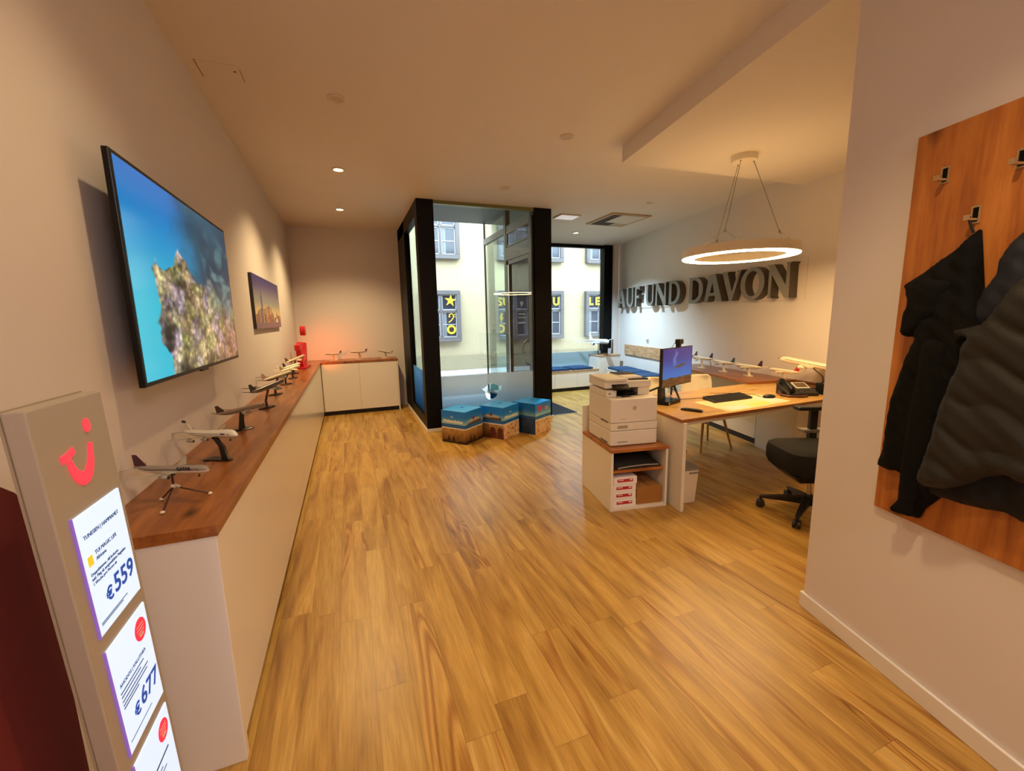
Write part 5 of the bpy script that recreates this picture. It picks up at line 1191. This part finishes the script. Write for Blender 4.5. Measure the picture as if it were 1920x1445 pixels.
# ------------------------------------------------------------------ ceiling fittings and lamps
LENS = mat('lamp_lens', '#fff0d0', .4, emit=14, ecol='#ffe2ae'); OFFL = mat('unlit_lens', '#cdbfa8', .6); TRIM = mat('fitting_white', '#d9cdbb', .6)
def downlight(label, x, y, lit, power=0, z=CZ, name='downlight', cat='ceiling light', tgt=None, r=.055, col=WARM, cone=125):
    t = thing(name, label, cat, (x, y, z), 0, None)
    b = MB(); b.lathe([(r*.80, 0), (r*1.15, 0), (r*1.15, -.008), (r*.95, -.012), (r*.80, -.004)], 28); b.build('ring', TRIM, t)
    b = MB(); b.lathe([(.001, -.003), (r*.82, -.003), (r*.82, -.006), (.001, -.006)], 24); b.build('lens', LENS if lit else OFFL, t)
    if power:
        l = lamp('downlight_beam', 'SPOT', (x, y, z-.03), power, col, tgt or (x, y, 0), spot_size=rad(cone), spot_blend=.75, shadow_soft_size=.05)
    return t
downlight('lit round downlight over the left counter, nearer of the two lit ones', .035, 5.12, True, P_DL)
downlight('lit round downlight over the left counter, farther one by the far wall', .025, 6.85, True, P_DL)
downlight('small lit round downlight near the shop window', 4.23, 7.44, True, P_COOL, col=(.55, .80, 1.0))
downlight('unlit round ceiling cover above the middle of the left counter', .048, 3.57, False)
downlight('unlit round ceiling cover in the middle of the ceiling', 1.96, 3.62, False)
downlight('unlit round ceiling cover above the three blue cubes', 1.95, 5.20, False)
t = downlight('small round detector on the ceiling above the letters', 4.187, 5.245, False, name='smoke_detector', cat='detector', r=.04)
# lamps of the near part of the room, above and behind the camera
downlight('round downlight over the near end of the left counter', .05, 1.70, True, P_NEAR*.7)
downlight('round downlight in the near ceiling before the dropped part', 1.05, .75, True, P_NEAR*1.3, cone=112)
rp = thing('ceiling_light', 'long cool white ceiling light over the rear part of the room', 'ceiling light', (1.15, -1.75, CZ))
b = MB(); b.box(-.65, .65, -.20, .20, -.05, 0); b.build('housing', TRIM, rp, bevel=.004); b = MB(); b.box(-.62, .62, -.17, .17, -.054, -.05); b.build('diffuser', mat('cool_lens', '#f4f2ff', .4, emit=2, ecol='#efeaff'), rp)
cl_ = lamp('rear_light', 'AREA', (1.15, -1.75, CZ-.06), P_REAR, (1.0, .88, .88), (1.15, -1.75, 0), shape='RECTANGLE', size=1.2, size_y=.34)
pl = thing('ceiling_light', 'square flat light panel on the ceiling beside the recess post', 'ceiling light', (3.43, 6.30, CZ))
b = MB(); b.prism([(-.19, -.14), (.17, -.14), (.17, .16), (-.19, .16)], -.02, 0); b.build('frame', TRIM, pl, bevel=.004)
b = MB(); b.box(-.17, .15, -.12, .14, -.022, -.02); b.build('diffuser', mat('panel_lens', '#fff4e4', .4, emit=.25, ecol='#f4f0ff'), pl)
vt = thing('air_vent', 'square ceiling air cassette with a dark open slot near the window', 'air vent', (4.34, 6.27, CZ))
b = MB(); b.box(-.34, .40, -.40, .42, -.018, 0); b.build('frame', mat('vent_frame', '#b5976c', .6), vt, bevel=.004)
b = MB(); b.box(-.28, .34, -.34, .36, -.021, -.018); pn = b.build('cover_panel', TRIM, vt)
b = MB(); b.box(-.28, -.13, -.34, .36, -.0225, -.021); b.box(-.13, .08, .16, .36, -.0225, -.021); b.build('dark_slot', mat('slot_dark', '#3a2c1e', .8), vt)
b = MB(); b.box(.10, .34, .18, .36, -.0225, -.021); b.build('filter', mat('vent_filter', '#b9a184', .8), vt)
ht = thing('ceiling_hatch', 'flush square inspection hatch in the ceiling above the left counter', 'hatch', (-.635, 3.45, CZ))
b = MB(); b.box(-.115, .115, -.10, .10, -.003, 0); b.build('lid', M['ceil'], ht)
b = MB(); b.box(-.121, -.115, -.10, .10, -.002, 0); b.box(.115, .118, -.06, .10, -.002, 0); b.cyl((.085, -.03, -.006), (.085, -.03, 0), .008, n=10); b.build('joint', mat('hatch_joint', '#7a5c3c', .8), ht)

# pendant ring
RX, RY, RZ_, RR = 3.56, 3.13, 2.135, .505
rg = thing('pendant_lamp', 'large white ring pendant lamp hanging over the desk', 'pendant lamp', (RX, RY, 3.047))
z0 = RZ_-3.047
b = MB(); b.lathe([(.001, -.055), (.105, -.055), (.11, -.05), (.11, 0), (.001, 0)], 32); b.build('canopy', M['lampwhite'], rg, smooth='auto')
n = 72
b = MB(); prof = [(RR, 0.006), (RR, .085), (RR-.11, .085), (RR-.11, 0.006), (RR-.105, .010), (RR-.005, .010)]
b.rings([[(r*cos(2*pi*i/n), r*sin(2*pi*i/n), z0+z) for r, z in prof] for i in range(n+1)], 0, False, False); hs_ = b.build('ring_housing', M['lampwhite'], rg, smooth='auto')
b = MB(); b.rings([[(r*cos(2*pi*i/n), r*sin(2*pi*i/n), z0+z) for r, z in ((RR-.004, 0), (RR-.004, .009), (RR-.106, .009), (RR-.106, 0))] for i in range(n+1)], 0, False, False)
b.build('diffuser', mat('ring_lens', '#fff1d6', .4, emit=RING_E, ecol='#ffd494'), rg)
b = MB(); b.rings([[(r*cos(2*pi*i/n), r*sin(2*pi*i/n), z0+z) for r, z in ((RR-.09, .0855), (RR-.09, .0865), (RR-.02, .0865), (RR-.02, .0855))][::-1] for i in range(n+1)], 0, False, False)
b.build('upper_diffuser', mat('ring_uplight', '#fff1d6', .4, emit=7, ecol='#ffcf8c'), rg)
for k, a in enumerate((200, 320, 80)):
    d = Vector((cos(rad(a)), sin(rad(a)), 0)); top = d*.08+Vector((0, 0, -.055)); kn = d*.33+Vector((0, 0, z0+.21))
    b = MB(); b.tube([top, kn], .0028, 6); b.ellipsoid(tuple(kn), .008, .008, .018, 8, 5); b.ellipsoid(tuple(top), .007, .007, .010, 8, 5)
    for da in (-22, 22): b.tube([kn, Vector((cos(rad(a+da)), sin(rad(a+da)), 0))*(RR-.055)+Vector((0, 0, z0+.085))], .0022, 6)
    b.build('suspension_cable', M['steelgrey'] if 0 else mat('cable_grey', '#6a5f4e', .5), rg)
